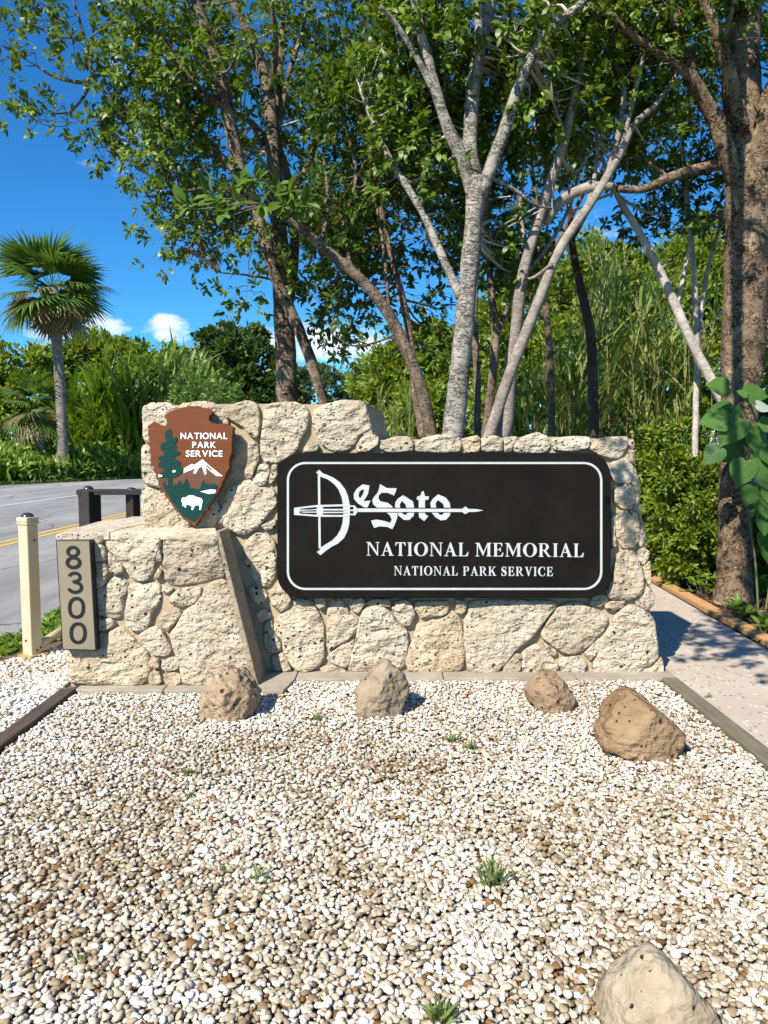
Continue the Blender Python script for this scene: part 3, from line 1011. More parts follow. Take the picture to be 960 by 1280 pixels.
inner = [C_(q) for q in (
    [(200, 250), (250, 255), (258, 330), (235, 390), (220, 430), (185, 432), (180, 400), (198, 350)],
    [(235, 400), (260, 360), (300, 360), (311, 400), (290, 460), (250, 475), (220, 442)],
    [(320, 360), (352, 365), (347, 430), (310, 462), (300, 450), (315, 400)],
    [(150, 450), (210, 440), (250, 475), (330, 485), (347, 560), (300, 612), (250, 680), (180, 717), (80, 682), (75, 650), (100, 600), (120, 550), (140, 500)],
    [(480, 275), (520, 250), (552, 260), (552, 297), (520, 302), (475, 300)],
    [(740, 267), (770, 225), (810, 210), (852, 225), (852, 262), (800, 300), (745, 300)])]
inner += [B_(q) for q in (
    [(600, 200), (640, 150), (680, 125), (740, 135), (780, 170), (797, 240), (792, 340), (792, 400), (742, 447), (700, 452), (660, 422), (640, 380), (600, 290)],
    [(628, 460), (670, 435), (730, 470), (742, 510), (700, 557), (648, 545)],
    [(745, 490), (780, 440), (830, 428), (862, 480), (887, 530), (860, 582), (820, 602), (768, 560)],
    [(668, 600), (720, 583), (762, 610), (750, 650), (690, 667)],
    [(700, 82), (790, 38), (797, 90), (760, 112), (730, 112)])]
inner += [
    [(228, 552), (260, 566), (266, 610), (231, 610)], [(264, 562), (292, 546), (302, 552), (306, 580), (290, 600), (268, 606)],
    [(240, 616), (268, 616), (277, 640), (266, 663), (243, 661)], [(284, 612), (297, 604), (291, 640), (278, 657), (271, 655)]]
inner += [E_(q) for q in (
    [(130, 190), (200, 160), (237, 200), (247, 250), (225, 290), (150, 280), (125, 250)],
    [(148, 320), (200, 290), (240, 300), (252, 360), (240, 410), (190, 414), (148, 380)],
    [(153, 440), (200, 415), (262, 425), (277, 480), (270, 562), (240, 602), (190, 602), (153, 550)],
    [(163, 640), (190, 610), (250, 620), (277, 680), (292, 770), (285, 822), (220, 852), (130, 852), (105, 810), (130, 760), (153, 700)],
    [(133, 420), (150, 450), (150, 540), (158, 600), (128, 605)],
    [(25, 860), (60, 825), (110, 830), (117, 860), (80, 887), (35, 882)],
    [(103, 870), (150, 855), (202, 855), (190, 890), (140, 907), (103, 892)])]
inner += [F_(q) for q in (
    [(75, 190), (130, 130), (180, 72), (260, 78), (290, 130), (312, 190), (312, 260), (317, 330), (290, 382), (230, 402), (180, 397), (150, 352), (125, 310), (120, 260), (88, 230)],
    [(38, 180), (73, 165), (85, 230), (115, 270), (112, 312), (60, 322), (33, 270)],
    [(70, 332), (125, 317), (150, 352), (165, 402), (80, 404)],
    [(268, 62), (318, 62), (320, 105), (295, 117), (273, 95)],
    [(328, 85), (385, 66), (420, 110), (430, 145), (470, 160), (465, 220), (420, 262), (345, 302), (325, 290), (328, 190)],
    [(420, 62), (495, 62), (502, 95), (475, 137), (440, 122)],
    [(345, 320), (440, 248), (455, 260), (450, 312), (420, 392), (340, 362), (326, 340)],
    [(495, 120), (530, 105), (590, 110), (625, 140), (640, 175), (690, 210), (702, 260), (692, 370), (650, 404), (500, 404), (425, 407), (440, 330), (465, 260), (470, 190)],
    [(500, 90), (545, 66), (620, 66), (622, 105), (590, 105), (530, 100)],
    [(635, 85), (700, 68), (722, 100), (737, 135), (712, 192), (680, 192), (640, 150), (627, 120)],
    [(730, 80), (880, 76), (897, 100), (877, 145), (800, 152), (765, 162), (730, 115)],
    [(740, 190), (800, 175), (860, 165), (910, 130), (945, 160), (957, 240), (964, 330), (955, 390), (900, 412), (750, 409), (700, 399), (688, 350), (710, 290), (740, 230)],
    [(295, 387), (350, 370), (400, 390), (422, 409), (300, 411)])]
inner += [G_(q) for q in (
    [(58, 78), (130, 73), (440, 76), (452, 100), (410, 140), (370, 190), (330, 240), (270, 290), (200, 372), (160, 399), (60, 394), (50, 330), (33, 220), (50, 130)],
    [(0, 68), (46, 73), (46, 120), (20, 142), (-2, 125)],
    [(385, 212), (420, 150), (460, 98), (540, 78), (590, 100), (640, 120), (677, 150), (662, 212), (610, 262), (540, 312), (490, 312), (440, 282), (380, 237)],
    [(300, 300), (350, 265), (400, 285), (430, 330), (462, 370), (440, 404), (330, 404), (300, 392), (290, 350)],
    [(213, 365), (265, 308), (292, 315), (287, 392), (208, 400)],
    [(380, 248), (447, 295), (450, 312), (420, 327), (395, 280)],
    [(470, 330), (550, 318), (582, 350), (570, 404), (480, 404), (455, 352)],
    [(570, 312), (625, 252), (642, 240), (632, 300), (600, 342)])]
for i, q in enumerate(inner):
    stone(q, WALL, wall, seed=100 + i, amp=.015)

# mortar bodies behind the stones
def core(name, plane, pts, n, thick, mat, parent, back=None):
    f = [plane.hit(x, y, n) for x, y in pts]
    b = back or [Vector((p.x, p.y + thick, p.z)) for p in f]
    bf = Buf()
    flat_prism(bf, f, b)
    return recalc(bf.make(name, mat, parent))
core('mortar', WALL, [(182, 511), (190, 507), (300, 504.5), (452, 506), (458, 520), (472, 550), (600, 548), (690, 546), (790, 550), (797, 600), (806, 690), (812, 760), (820, 843.5), (182, 843.5)], -.030, TH - .04, m_mortar, wall)
# sawn end face of the tall section
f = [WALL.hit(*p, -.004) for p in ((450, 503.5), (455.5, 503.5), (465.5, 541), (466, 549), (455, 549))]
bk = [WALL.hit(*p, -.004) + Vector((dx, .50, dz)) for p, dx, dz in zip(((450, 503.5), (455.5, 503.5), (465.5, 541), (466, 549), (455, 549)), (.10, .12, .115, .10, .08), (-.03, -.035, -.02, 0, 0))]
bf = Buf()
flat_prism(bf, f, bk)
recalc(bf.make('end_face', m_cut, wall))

# pedestal body, its sawn right side and its two cap slabs
fr = [(72, 669.5), (270, 668), (318, 858.5), (89, 858)]
core('mortar', BLOCK, fr, -.030, 1.45, m_mortar, pedestal)
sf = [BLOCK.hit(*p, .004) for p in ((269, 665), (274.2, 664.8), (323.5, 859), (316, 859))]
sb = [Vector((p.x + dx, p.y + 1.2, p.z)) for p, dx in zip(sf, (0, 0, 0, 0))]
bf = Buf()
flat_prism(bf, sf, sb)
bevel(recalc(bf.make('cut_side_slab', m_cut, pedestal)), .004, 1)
ZT = BLOCK.hit(72, 667).z + .004
def cap_slab(pts):
    top = [on_z(x, y, ZT) for x, y in pts]
    yf = BLOCK.hit(150, 667).y
    for p in top:                          # front edge flush with the block's face
        if p.y < yf + .14:
            p.y = yf - .004
    bf = Buf()
    flat_prism(bf, [p + Vector((0, 0, .004)) for p in top], [p - Vector((0, 0, .045)) for p in top])
    o = recalc(bf.make('cap_slab', m_cap, pedestal))
    return bevel(o, .006, 2)
cap_slab([(70.5, 667.3), (128.6, 668.6), (150, 661.5), (179, 655.5), (196, 644), (182, 645), (122, 652.6)])
cap_slab([(130.2, 668.5), (151.5, 662), (181, 656), (198, 644), (262, 643), (273.4, 665.5)])

# concrete footing under both
foot = thing('concrete_footing', 'thin weathered concrete ledge under the stone wall, edging the gravel', 'footing', (0, 5.0, 0))
def foot_slab(pts, zt=.03):
    bf = Buf()
    flat_prism(bf, [Vector((x, y, zt)) for x, y in pts], [Vector((x, y, -.1)) for x, y in pts])
    return bevel(recalc(bf.make('footing_slab', m_footing, foot)), .006, 2)
foot_slab([(-1.985, 4.665), (-1.42, 4.662), (-1.42, 6.2), (-2.0, 6.2)])
foot_slab([(-1.413, 4.662), (-.645, 4.66), (-.60, 4.895), (-.60, 6.2), (-1.413, 6.2)])
foot_slab([(-.594, 4.90), (.40, 4.905), (.40, 5.75), (-.594, 5.75)], .0285)
foot_slab([(.407, 4.905), (1.30, 4.91), (1.30, 5.75), (.407, 5.75)], .03)
foot_slab([(1.307, 4.91), (1.985, 4.915), (2.0, 5.75), (1.307, 5.75)], .0285)
pad = Buf()
pp = [on_z(*p, .012) for p in ((36, 866), (70, 864), (92, 848), (92, 838), (58, 843))]
flat_prism(pad, pp, [p - Vector((0, 0, .08)) for p in pp])
tag(recalc(pad.make('concrete_pad', m_pad)), 'small pale concrete pad lying in the gravel left of the stone block', 'concrete pad')

# ------------------------------------------------------------------ big black sign
sign = thing('park_sign', 'large black rounded rectangular board with white lettering, fixed to the stone wall', 'sign', tuple(WALL.hit(555, 656, .02)))
def rrect(x0, y0, x1, y1, r, k=9):
    P = []
    for cx, cy, a0 in ((x1 - r, y0 + r, -90), (x1 - r, y1 - r, 0), (x0 + r, y1 - r, 90), (x0 + r, y0 + r, 180)):
        for i in range(k + 1):
            a = R(a0 + 90 * i / k)
            P.append((cx + r * math.cos(a), cy + r * math.sin(a)))
    return P
SB, SF = .018, .078
b = Buf()
px_prism(b, WALL, rrect(346.5, 566.0, 763.5, 747.5, 29), SB, SF)
bevel_o = recalc(b.make('board', m_board, sign))
bm = bmesh.new(); bm.from_mesh(bevel_o.data)
bmesh.ops.dissolve_limit(bm, angle_limit=.01, verts=bm.verts[:], edges=bm.edges[:])
ed = [e for e in bm.edges if len(e.link_faces) == 2 and e.calc_face_angle(0) > 1.2]
bmesh.ops.bevel(bm, geom=ed, offset=.005, segments=2, affect='EDGES')
bm.to_mesh(bevel_o.data); bm.free()
b = Buf()
px_prism(b, WALL, rrect(358.5, 577.5, 753, 737.5, 23), SF - .003, SF + .0035, [rrect(361.2, 580.0, 750.3, 735.0, 20.6)])
recalc(b.make('border_line', m_letter, sign))

# seriffed capitals, drawn as strokes in a unit box (height 1, y down)
def ell(cx, cy, rx, ry, a0, a1, n=20):
    return [(cx + rx * math.cos(R(a0 + (a1 - a0) * i / n)), cy + ry * math.sin(R(a0 + (a1 - a0) * i / n))) for i in range(n + 1)]
def crescent(cx, cy, rxo, ryo, rxi, ryi, a0, a1, dx=0):
    return ell(cx, cy, rxo, ryo, a0, a1) + ell(cx + dx, cy, rxi, ryi, a1, a0)
def bar(x0, y0, x1, y1):
    return [(x0, y0), (x1, y0), (x1, y1), (x0, y1)]
SH = .05
def stem(x, w=.17, top=True, bot=True, e=.07):
    r_ = [bar(x, 0, x + w, 1)]
    if top: r_.append(bar(x - e, 0, x + w + e, SH))
    if bot: r_.append(bar(x - e, 1 - SH, x + w + e, 1))
    return r_
G = {}
G['I'] = (.34, stem(.085))
G['L'] = (.68, stem(.085) + [[(.1, 1 - SH), (.1, 1), (.62, 1), (.67, .68), (.62, .68), (.52, .9), (.42, 1 - SH)]])
G['T'] = (.70, stem(.265, top=False) + [[(.03, 0), (.67, 0), (.70, .27), (.66, .27), (.58, .09), (.45, SH), (.25, SH), (.12, .09), (.04, .27), (0, .27)]])
G['N'] = (.86, [bar(.10, .04, .165, 1), bar(.01, .95, .26, 1), bar(.70, 0, .765, 1), bar(.60, 0, .86, SH), [(.0, 0), (.25, 0), (.765, .88), (.765, 1), (.70, 1), (.12, .06), (0, .05)]])
G['A'] = (.82, [[(.38, -.02), (.44, -.02), (.77, 1), (.58, 1), (.34, .22)], [(.36, .04), (.40, .16), (.145, 1), (.075, 1)], bar(.0, .95, .26, 1), bar(.51, .95, .84, 1), bar(.20, .63, .58, .69)])
G['O'] = (.92, [('ring', ell(.46, .5, .455, .52, 0, 360, 32)[:-1], ell(.46, .5, .245, .465, 0, 360, 32)[:-1])])
G['M'] = (1.06, [bar(.10, .04, .165, 1), bar(.01, .95, .26, 1), [(0, 0), (.26, 0), (.545, .70), (.50, .98), (.12, .07), (0, .05)], [(.50, .98), (.49, .82), (.80, 0), (.86, 0)], bar(.80, .0, .97, 1), bar(.72, .95, 1.05, 1), bar(.82, 0, 1.05, SH)])
G['E'] = (.70, stem(.085) + [[(.1, 0), (.60, 0), (.62, .25), (.575, .25), (.50, .09), (.38, SH), (.1, SH)], [(.1, 1 - SH), (.1, 1), (.63, 1), (.68, .71), (.63, .71), (.54, .91), (.42, 1 - SH)], bar(.22, .465, .42, .515), [(.40, .47), (.47, .34), (.51, .34), (.51, .64), (.47, .64), (.40, .51)]])
def bowl():
    return [[(.2, 0), (.40, 0)] + ell(.40, .27, .27, .27, -90, 90, 14)[1:] + [(.2, .54), (.2, .49), (.38, .49)] + ell(.375, .27, .115, .22, 90, -90, 12)[1:] + [(.2, .05)]]
G['P'] = (.70, stem(.085) + bowl())
G['R'] = (.84, stem(.085) + bowl() + [[(.30, .51), (.46, .49), (.74, .94), (.84, .96), (.84, 1), (.62, 1)]])
G['K'] = (.84, stem(.085) + [[(.24, .56), (.60, .04), (.69, .04), (.24, .68)], bar(.53, 0, .80, SH), [(.33, .45), (.45, .31), (.76, .95), (.85, .95), (.85, 1), (.50, 1), (.50, .95), (.56, .95)]])
G['V'] = (.82, [[(.06, 0), (.25, 0), (.48, .75), (.44, 1.02), (.38, 1.02)], [(.66, 0), (.73, 0), (.44, 1.02), (.41, .86)], bar(0, 0, .32, SH), bar(.56, 0, .83, SH)])
G['C'] = (.82, [crescent(.46, .5, .455, .52, .30, .465, 52, 308, .06), [(.70, .02), (.745, .02), (.76, .34), (.715, .34), (.66, .16)], [(.66, .86), (.74, .70), (.79, .72), (.76, .86), (.70, .93)]])
G['S'] = (.62, [[(.47, .02), (.53, .02), (.545, .29), (.50, .29), (.42, .11), (.30, .045), (.20, .07), (.165, .15), (.19, .24), (.30, .32), (.46, .42), (.57, .54), (.59, .70), (.53, .90), (.40, 1.0), (.27, 1.02), (.14, .97), (.085, 1.0), (.035, 1.0), (.015, .67), (.065, .67), (.15, .88), (.29, .965), (.38, .93), (.425, .84), (.40, .73), (.28, .63), (.11, .51), (.03, .38), (.03, .22), (.10, .07), (.24, -.02), (.36, .0), (.43, .05)]])
def serif_line(text, x0, x1, yl, yr, cap, sp=.10, space=.34):
    adv = sum((G[c][0] + sp) if c != ' ' else space for c in text) - sp
    k = (x1 - x0) / adv
    x = x0
    for c in text:
        if c == ' ':
            x += k * space
            continue
        w, parts = G[c]
        bf = Buf()
        for i, p in enumerate(parts):
            dz = .004 + .00025 * i
            yb = yl + (yr - yl) * (x - x0) / (x1 - x0)
            mp_ = lambda q: [(x + a * k, yb + b_ * cap) for a, b_ in q]
            if p and p[0] == 'ring':
                px_prism(bf, WALL, mp_(p[1]), SF - .002, SF + dz, [mp_(p[2])])
            else:
                px_prism(bf, WALL, mp_(p), SF - .002, SF + dz)
        recalc(bf.make('letter', m_letter, sign))
        x += k * (w + sp)
serif_line('NATIONAL MEMORIAL', 458, 730, 677.6, 679.6, 16.9)
serif_line('NATIONAL PARK SERVICE', 492.5, 691.5, 707.6, 708.8, 11.4, .13, .42)

# crossbow drawn as the capital D, arrow running through blackletter "eSoto"
q1 = lambda p: Z(360, 580, 8.0, p)
q2 = lambda p: Z(430, 595, 5.3333, p)
def raised(name, polys, h=.004, mat=None, holes=None, step=.0003):
    bf = Buf()
    for i, p in enumerate(polys):
        px_prism(bf, WALL, p, SF - .002, SF + h + step * i, (holes or {}).get(i, ()))
    return recalc(bf.make(name, mat or m_letter, sign))
raised('bow', [q1([(313, 58), (345, 92), (400, 112), (460, 140), (520, 185), (570, 250), (600, 320), (615, 400), (617, 462), (617, 520), (612, 600), (595, 670), (560, 740), (500, 795), (440, 825), (390, 860), (325, 912), (288, 880), (315, 860), (330, 832), (390, 795), (440, 765), (490, 715), (525, 655), (545, 590), (552, 525), (553, 462), (550, 410), (535, 330), (505, 255), (460, 200), (400, 155), (330, 128), (318, 124), (300, 100), (280, 85)])])
raised('bowstring', [q1([(298, 100), (321, 122), (328, 838), (306, 846)])], .0046)
raised('crossbow_stock', [q1(p) for p in (
    [(60, 440), (117, 435), (117, 506), (60, 503)], [(62, 437), (290, 410), (612, 402), (612, 421), (290, 430), (116, 448)],
    [(62, 503), (116, 496), (290, 508), (612, 511), (612, 528), (300, 528), (62, 509)], [(115, 455), (200, 458), (290, 450), (290, 461), (115, 469)],
    [(115, 476), (290, 476), (290, 487), (160, 487)], [(293, 415), (333, 415), (352, 440), (352, 495), (333, 525), (293, 525), (283, 470)],
    [(340, 449), (612, 449), (612, 465), (340, 465)], [(345, 478), (612, 478), (612, 490), (345, 492)], [(603, 404), (619, 404), (619, 516), (603, 516)],
    [(614, 414), (664, 414), (664, 429), (614, 429)], [(614, 457), (664, 457), (664, 470), (614, 470)], [(614, 497), (664, 497), (664, 511), (614, 511)],
    [(654, 414), (668, 414), (693, 447), (693, 485), (668, 518), (654, 512)])], .0052)
raised('arrow_shaft', [q2([(78, 216), (786, 219), (786, 240), (78, 240)]), q2([(784, 222), (810, 203), (832, 220), (880, 220), (931, 229.5), (880, 239), (832, 240), (808, 255), (784, 238)])], .005)
raised('letter', [q1([(745, 203), (815, 215), (800, 300), (755, 372), (825, 365), (795, 435), (760, 432), (700, 395), (660, 350), (658, 300), (685, 250), (718, 225)])], holes={0: [q1([(740, 255), (763, 258), (750, 300), (720, 346), (706, 320), (712, 280)])]})
raised('letter', [q2(p) for p in ([(240, 53), (285, 80), (352, 82), (335, 130), (290, 112), (250, 112), (232, 130), (230, 150), (245, 170), (290, 178), (320, 200), (325, 211), (220, 211), (195, 190), (188, 160), (200, 140), (225, 110), (235, 80)],
    [(285, 245), (357, 245), (355, 280), (335, 330), (322, 355), (290, 340), (240, 335), (200, 346), (180, 298), (215, 290), (270, 300), (308, 312), (318, 290), (305, 262)])])
raised('letter', [q2(p) for p in ([(395, 128), (430, 150), (460, 170), (468, 211), (415, 211), (410, 190), (385, 165), (372, 190), (375, 211), (340, 211), (342, 175), (360, 150)],
    [(360, 245), (385, 245), (395, 255), (412, 260), (425, 245), (468, 245), (465, 265), (435, 293), (400, 293), (362, 262)])])
raised('letter', [q2(p) for p in ([(530, 100), (540, 135), (567, 135), (562, 158), (540, 160), (540, 211), (498, 211), (498, 160), (485, 158), (487, 138), (510, 130), (518, 105)],
    [(498, 245), (540, 245), (541, 253), (562, 268), (535, 301), (500, 275)])])
raised('letter', [q2(p) for p in ([(628, 122), (680, 145), (705, 180), (710, 211), (668, 211), (660, 185), (625, 160), (610, 185), (615, 211), (580, 211), (575, 180), (590, 155)],
    [(585, 245), (625, 245), (640, 258), (655, 260), (668, 245), (710, 245), (705, 265), (680, 292), (645, 296), (610, 275)])])

# ------------------------------------------------------------------ arrowhead sign
AB, AF = .02, .098
arrow = thing('arrowhead_sign', 'brown carved wooden arrowhead shield with a tree, mountain and white bison, above the stone block', 'sign', tuple(WALL.hit(240, 590, .05)))
r5 = lambda p: Z(180, 500, 8.0, p)
r6 = lambda p: Z(190, 570, 8.727, p)
r3 = lambda p: Z(170, 490, 6.857, p)
edge_l = r5([(68, 640), (58, 560), (52, 480), (46, 400), (40, 330), (30, 262)])
head_ = r5([(60, 238), (100, 216), (135, 235), (160, 252), (205, 253), (226, 225), (220, 188), (200, 150), (250, 116), (320, 86), (430, 60), (530, 54), (580, 75), (640, 80), (688, 108), (678, 130), (650, 160), (655, 198), (690, 230), (740, 240), (810, 230), (850, 252), (905, 270), (893, 300), (890, 350), (884, 420), (890, 470), (872, 560)])
low_ = r6([(850, 30), (852, 110), (832, 165), (792, 245), (762, 328), (722, 398), (690, 450), (645, 515), (602, 598), (557, 640), (522, 700), (485, 750), (460, 775), (412, 740), (342, 690), (300, 640), (252, 590), (202, 520), (152, 450), (110, 385), (62, 300), (48, 240), (14, 160), (4, 100)])
outline = head_ + low_ + edge_l
# scalloped edge: resample and nibble
res = []
for i in range(len(outline)):
    a, b2 = np.array(outline[i]), np.array(outline[(i + 1) % len(outline)])
    L = np.linalg.norm(b2 - a)
    m_ = max(1, int(L / 1.6))
    for k in range(m_):
        res.append(a + (b2 - a) * k / m_)
cen = np.array((240.0, 580.0))
out2 = []
for i, p in enumerate(res):
    d = p - cen
    w_ = .6 * math.sin(i * .95 + 1.2 * math.sin(i * .31)) if p[1] > 530 else .25 * math.sin(i * .9)
    out2.append(tuple(p + d / np.linalg.norm(d) * w_))
b = Buf()
fL = [WALL.hit(x, y, AF) for x, y in out2]
cf = WALL.hit(240, 580, AF)
inner_ring = [cf + (p - cf) * .978 for p in fL]
midL = [p - WALL.N * .012 for p in fL]
bkL = [cf + (p - cf) * .985 - WALL.N * (AF - AB) for p in fL]
n_ = len(fL)
V = [*inner_ring, *midL, *bkL]
Fc = []
for i in range(n_):
    j = (i + 1) % n_
    Fc += [(i, j, n_ + j, n_ + i), (n_ + i, n_ + j, 2 * n_ + j, 2 * n_ + i)]
Fc += [tuple(t) for t in tessellate_polygon([inner_ring])]
Fc += [tuple(i + 2 * n_ for i in t) for t in tessellate_polygon([bkL])]
b.add(V, Fc)
recalc(b.make('board', m_brown, arrow))
def decal(name, polys, h, mat, holes=None):
    bf = Buf()
    for i, p in enumerate(polys):
        px_prism(bf, WALL, p, AF - .001, AF + h + .0003 * i, (holes or {}).get(i, ()))
    return recalc(bf.make(name, mat, arrow))
decal('mountain', [r3([(212, 790), (205, 760), (222, 735), (275, 735), (320, 735), (405, 697), (480, 640), (570, 582), (640, 645), (745, 727), (705, 805), (550, 834), (470, 826), (325, 805)])], .0012, m_brown2)
decal('snowcap', [r3([(570, 575), (600, 605), (640, 640), (745, 722), (690, 720), (620, 665), (598, 640), (604, 700), (588, 711), (566, 640), (540, 650), (510, 702), (490, 695), (505, 655), (440, 682), (408, 695), (410, 655), (480, 615), (495, 625), (530, 605)])], .0035, m_white,
      {0: [r3([(596, 622), (612, 628), (655, 668), (640, 672), (606, 640)])]})
decal('meadow', [r3([(224, 803), (235, 780), (245, 757), (262, 800), (275, 812), (315, 812), (335, 780), (347, 802), (375, 752), (400, 800), (418, 762), (435, 733), (452, 780), (465, 822), (545, 834), (560, 790), (577, 753), (600, 795), (615, 778), (630, 800), (645, 773), (660, 800), (673, 780), (692, 800), (702, 806), (690, 845), (662, 915), (632, 955), (600, 1000), (575, 1035), (545, 1062), (520, 1095), (495, 1115), (450, 1092), (400, 1060), (372, 1025), (340, 985), (310, 940), (285, 900), (262, 862)])], .0028, m_green)
decal('tree_emblem', [r3([(285, 315), (303, 322), (308, 345), (303, 380), (325, 392), (338, 384), (355, 390), (352, 425), (335, 440), (345, 462), (340, 486), (356, 504), (385, 518), (362, 540), (332, 552), (340, 575), (362, 585), (386, 602), (372, 628), (390, 640), (406, 660), (385, 700), (350, 728), (312, 735), (312, 812), (273, 812), (270, 735), (222, 734), (195, 706), (215, 690), (240, 682), (235, 652), (210, 645), (190, 638), (192, 605), (222, 595), (188, 577), (196, 550), (238, 545), (245, 515), (222, 505), (208, 485), (214, 440), (250, 428), (265, 418), (246, 395), (250, 340), (268, 325)])], .0046, m_green,
      {0: [r3([(298, 560), (318, 550), (314, 572), (300, 580)]), r3([(296, 480), (302, 470), (306, 500), (298, 502)]), r3([(252, 480), (265, 484), (262, 498), (248, 492)]), r3([(300, 620), (316, 610), (312, 640), (302, 642)]), r3([(255, 600), (268, 598), (266, 610), (256, 612)])]})
decal('cloud_emblem', [r3([(310, 676), (330, 667), (343, 678), (330, 690), (312, 688)])], .0062, m_white)
decal('cloud_emblem', [r3([(190, 707), (226, 712), (222, 725), (192, 731)])], .0062, m_white)
decal('lake', [r3([(548, 853), (640, 834), (686, 838), (678, 868), (620, 873)])], .0046, m_white)
decal('bison', [r3([(392, 913), (405, 902), (425, 905), (440, 892), (460, 884), (490, 886), (520, 900), (560, 910), (571, 930), (566, 960), (556, 1011), (540, 1009), (546, 985), (535, 968), (510, 974), (497, 990), (487, 1013), (474, 1009), (479, 985), (455, 968), (430, 966), (428, 990), (418, 990), (413, 972), (408, 980), (398, 976), (398, 952), (388, 935)])], .0046, m_white)

def font_word(word, x0, x1, y0, y1, mat, parent, plane, nb, nf, name='letter', bold=.012, italic=0):
    """sans capitals from the built-in font, one mesh per letter, fitted to a box"""
    cu = bpy.data.curves.new('letter', 'FONT')
    xs = []
    adv = []
    meshes = []
    for c in word:
        cu = bpy.data.curves.new('letter', 'FONT')
        cu.body = c
        cu.size = 1
        cu.offset = bold
        cu.extrude = .1
        cu.resolution_u = 6
        t = bpy.data.objects.new('letter', cu)
        COL.objects.link(t)
        bpy.context.view_layer.update()
        me = bpy.data.meshes.new_from_object(t.evaluated_get(bpy.context.evaluated_depsgraph_get()))
        bpy.data.objects.remove(t)
        bpy.data.curves.remove(cu)
        co = np.array([v.co for v in me.vertices])
        meshes.append((me, co))
    w = [co[:, 0].max() - co[:, 0].min() for _, co in meshes]
    gap = .115
    tot = sum(w) + gap * (len(w) - 1)
    H0 = [(co[:, 1].min(), co[:, 1].max()) for _, co in meshes]
    lo, hi = np.median([h[0] for h in H0]), np.median([h[1] for h in H0])
    k = (x1 - x0) / tot
    x = 0
    for (me, co), wi in zip(meshes, w):
        mn = co[:, 0].min()
        off = root_off(parent)
        for v, c in zip(me.vertices, co):
            px = x0 + (x + c[0] - mn) * k
            py = y1 - (c[1] - lo) / (hi - lo) * (y1 - y0)
            n = nf if c[2] > 0 else nb
            v.co = plane.hit(px, py, nf) - plane.N * (nf - n) - off
        me.materials.clear()
        recalc(link_mesh(name, me, mat, parent))
        x += wi + gap
for wd, x0, x1, y0, y1 in (('NATIONAL', 382, 782, 349, 404), ('PARK', 482, 686, 426, 480), ('SERVICE', 426, 742, 501, 555)):
    (ax, ay), (bx_, by) = r3([(x0, y0), (x1, y1)])
    font_word(wd, ax, bx_, ay, by, m_white, arrow, WALL, AF - .001, AF + .004, bold=.022)

# ------------------------------------------------------------------ house number board
num = thing('house_number_sign', 'narrow upright tan board in a black frame reading 8300, on the stone block', 'sign', tuple(BLOCK.hit(98, 745, .03)))
NB, NF = .012, .082
b = Buf()
px_prism(b, BLOCK, [(69.6, 675.2), (112.6, 674.8), (120.6, 813.6), (77.8, 812.6)], NB, NF)
bevel(recalc(b.make('frame', m_black, num)), .003, 2)
b = Buf()
px_prism(b, BLOCK, [(70.9, 676.6), (111.2, 676.3), (118.9, 812.0), (79.0, 811.2)], NF - .002, NF + .002)
plate_ = recalc(b.make('plate', m_tan, num))
def ring_digit(parts):
    bf = Buf()
    for i, (o_, h_) in enumerate(parts):
        px_prism(bf, BLOCK, Z(0, 600, 5.0526, o_), NF, NF + .006 + .0003 * i, [Z(0, 600, 5.0526, h_)] if h_ else ())
    return recalc(bf.make('digit', m_black, plate_))
def oval(cx, cy, rx, ry, n=28, p=2.0, a0=0):
    P = []
    for i in range(n):
        a = 2 * math.pi * i / n
        c, s = math.cos(a), math.sin(a)
        P.append((cx + rx * math.copysign(abs(c) ** (2 / p), c), cy + ry * math.copysign(abs(s) ** (2 / p), s)))
    return P
ring_digit([(oval(460, 452, 43, 37), oval(460, 453, 22, 19)), (oval(463, 522, 50, 41), oval(463, 521, 28, 21))])
def arc(cx, cy, rx, ry, w, a0, a1, n=22):
    return ell(cx, cy, rx, ry, a0, a1, n) + ell(cx, cy, rx - w, ry - w, a1, a0, n)
ring_digit([(arc(470, 614, 44, 36, 19, -165, 88), None), (arc(473, 678, 50, 41, 20, -92, 168), None), ([(458, 632), (486, 632), (486, 651), (458, 651)], None)])
ring_digit([(oval(482, 807, 54, 69, p=2.25), oval(482, 807, 33, 49, p=2.25))])
ring_digit([(oval(492, 967, 54, 69, p=2.25), oval(492, 967, 33, 49, p=2.25))])

# ------------------------------------------------------------------ bollard, pipe, brown rail
bp = on_z(41, 820, 0.0)
post = thing('bollard', 'cream painted square post with a dark domed cap, left of the number board', 'post', tuple(bp))
hw, ph_ = .064, BLOCK.hit(40, 660).z * 0 + at(36, 655, bp.y).z
def sq_post(name, c, hw, z0, z1, mat, parent, yaw, bev):
    bf = Buf()
    cy, sy = math.cos(yaw), math.sin(yaw)
    cs = [(c[0] + a * cy - b_ * sy, c[1] + a * sy + b_ * cy) for a, b_ in ((-hw, -hw), (hw, -hw), (hw, hw), (-hw, hw))]
    flat_prism(bf, [Vector((x, y, z1)) for x, y in cs], [Vector((x, y, z0)) for x, y in cs])
    return bevel(recalc(bf.make(name, mat, parent)), bev, 2)
YAW = R(-24)
shaft_ = sq_post('shaft', bp, .050, -.1, ph_, m_cream, post, YAW, .012)
collar_ = sq_post('collar', bp, .057, ph_ - .005, ph_ + .055, m_cream, post, YAW, .012)
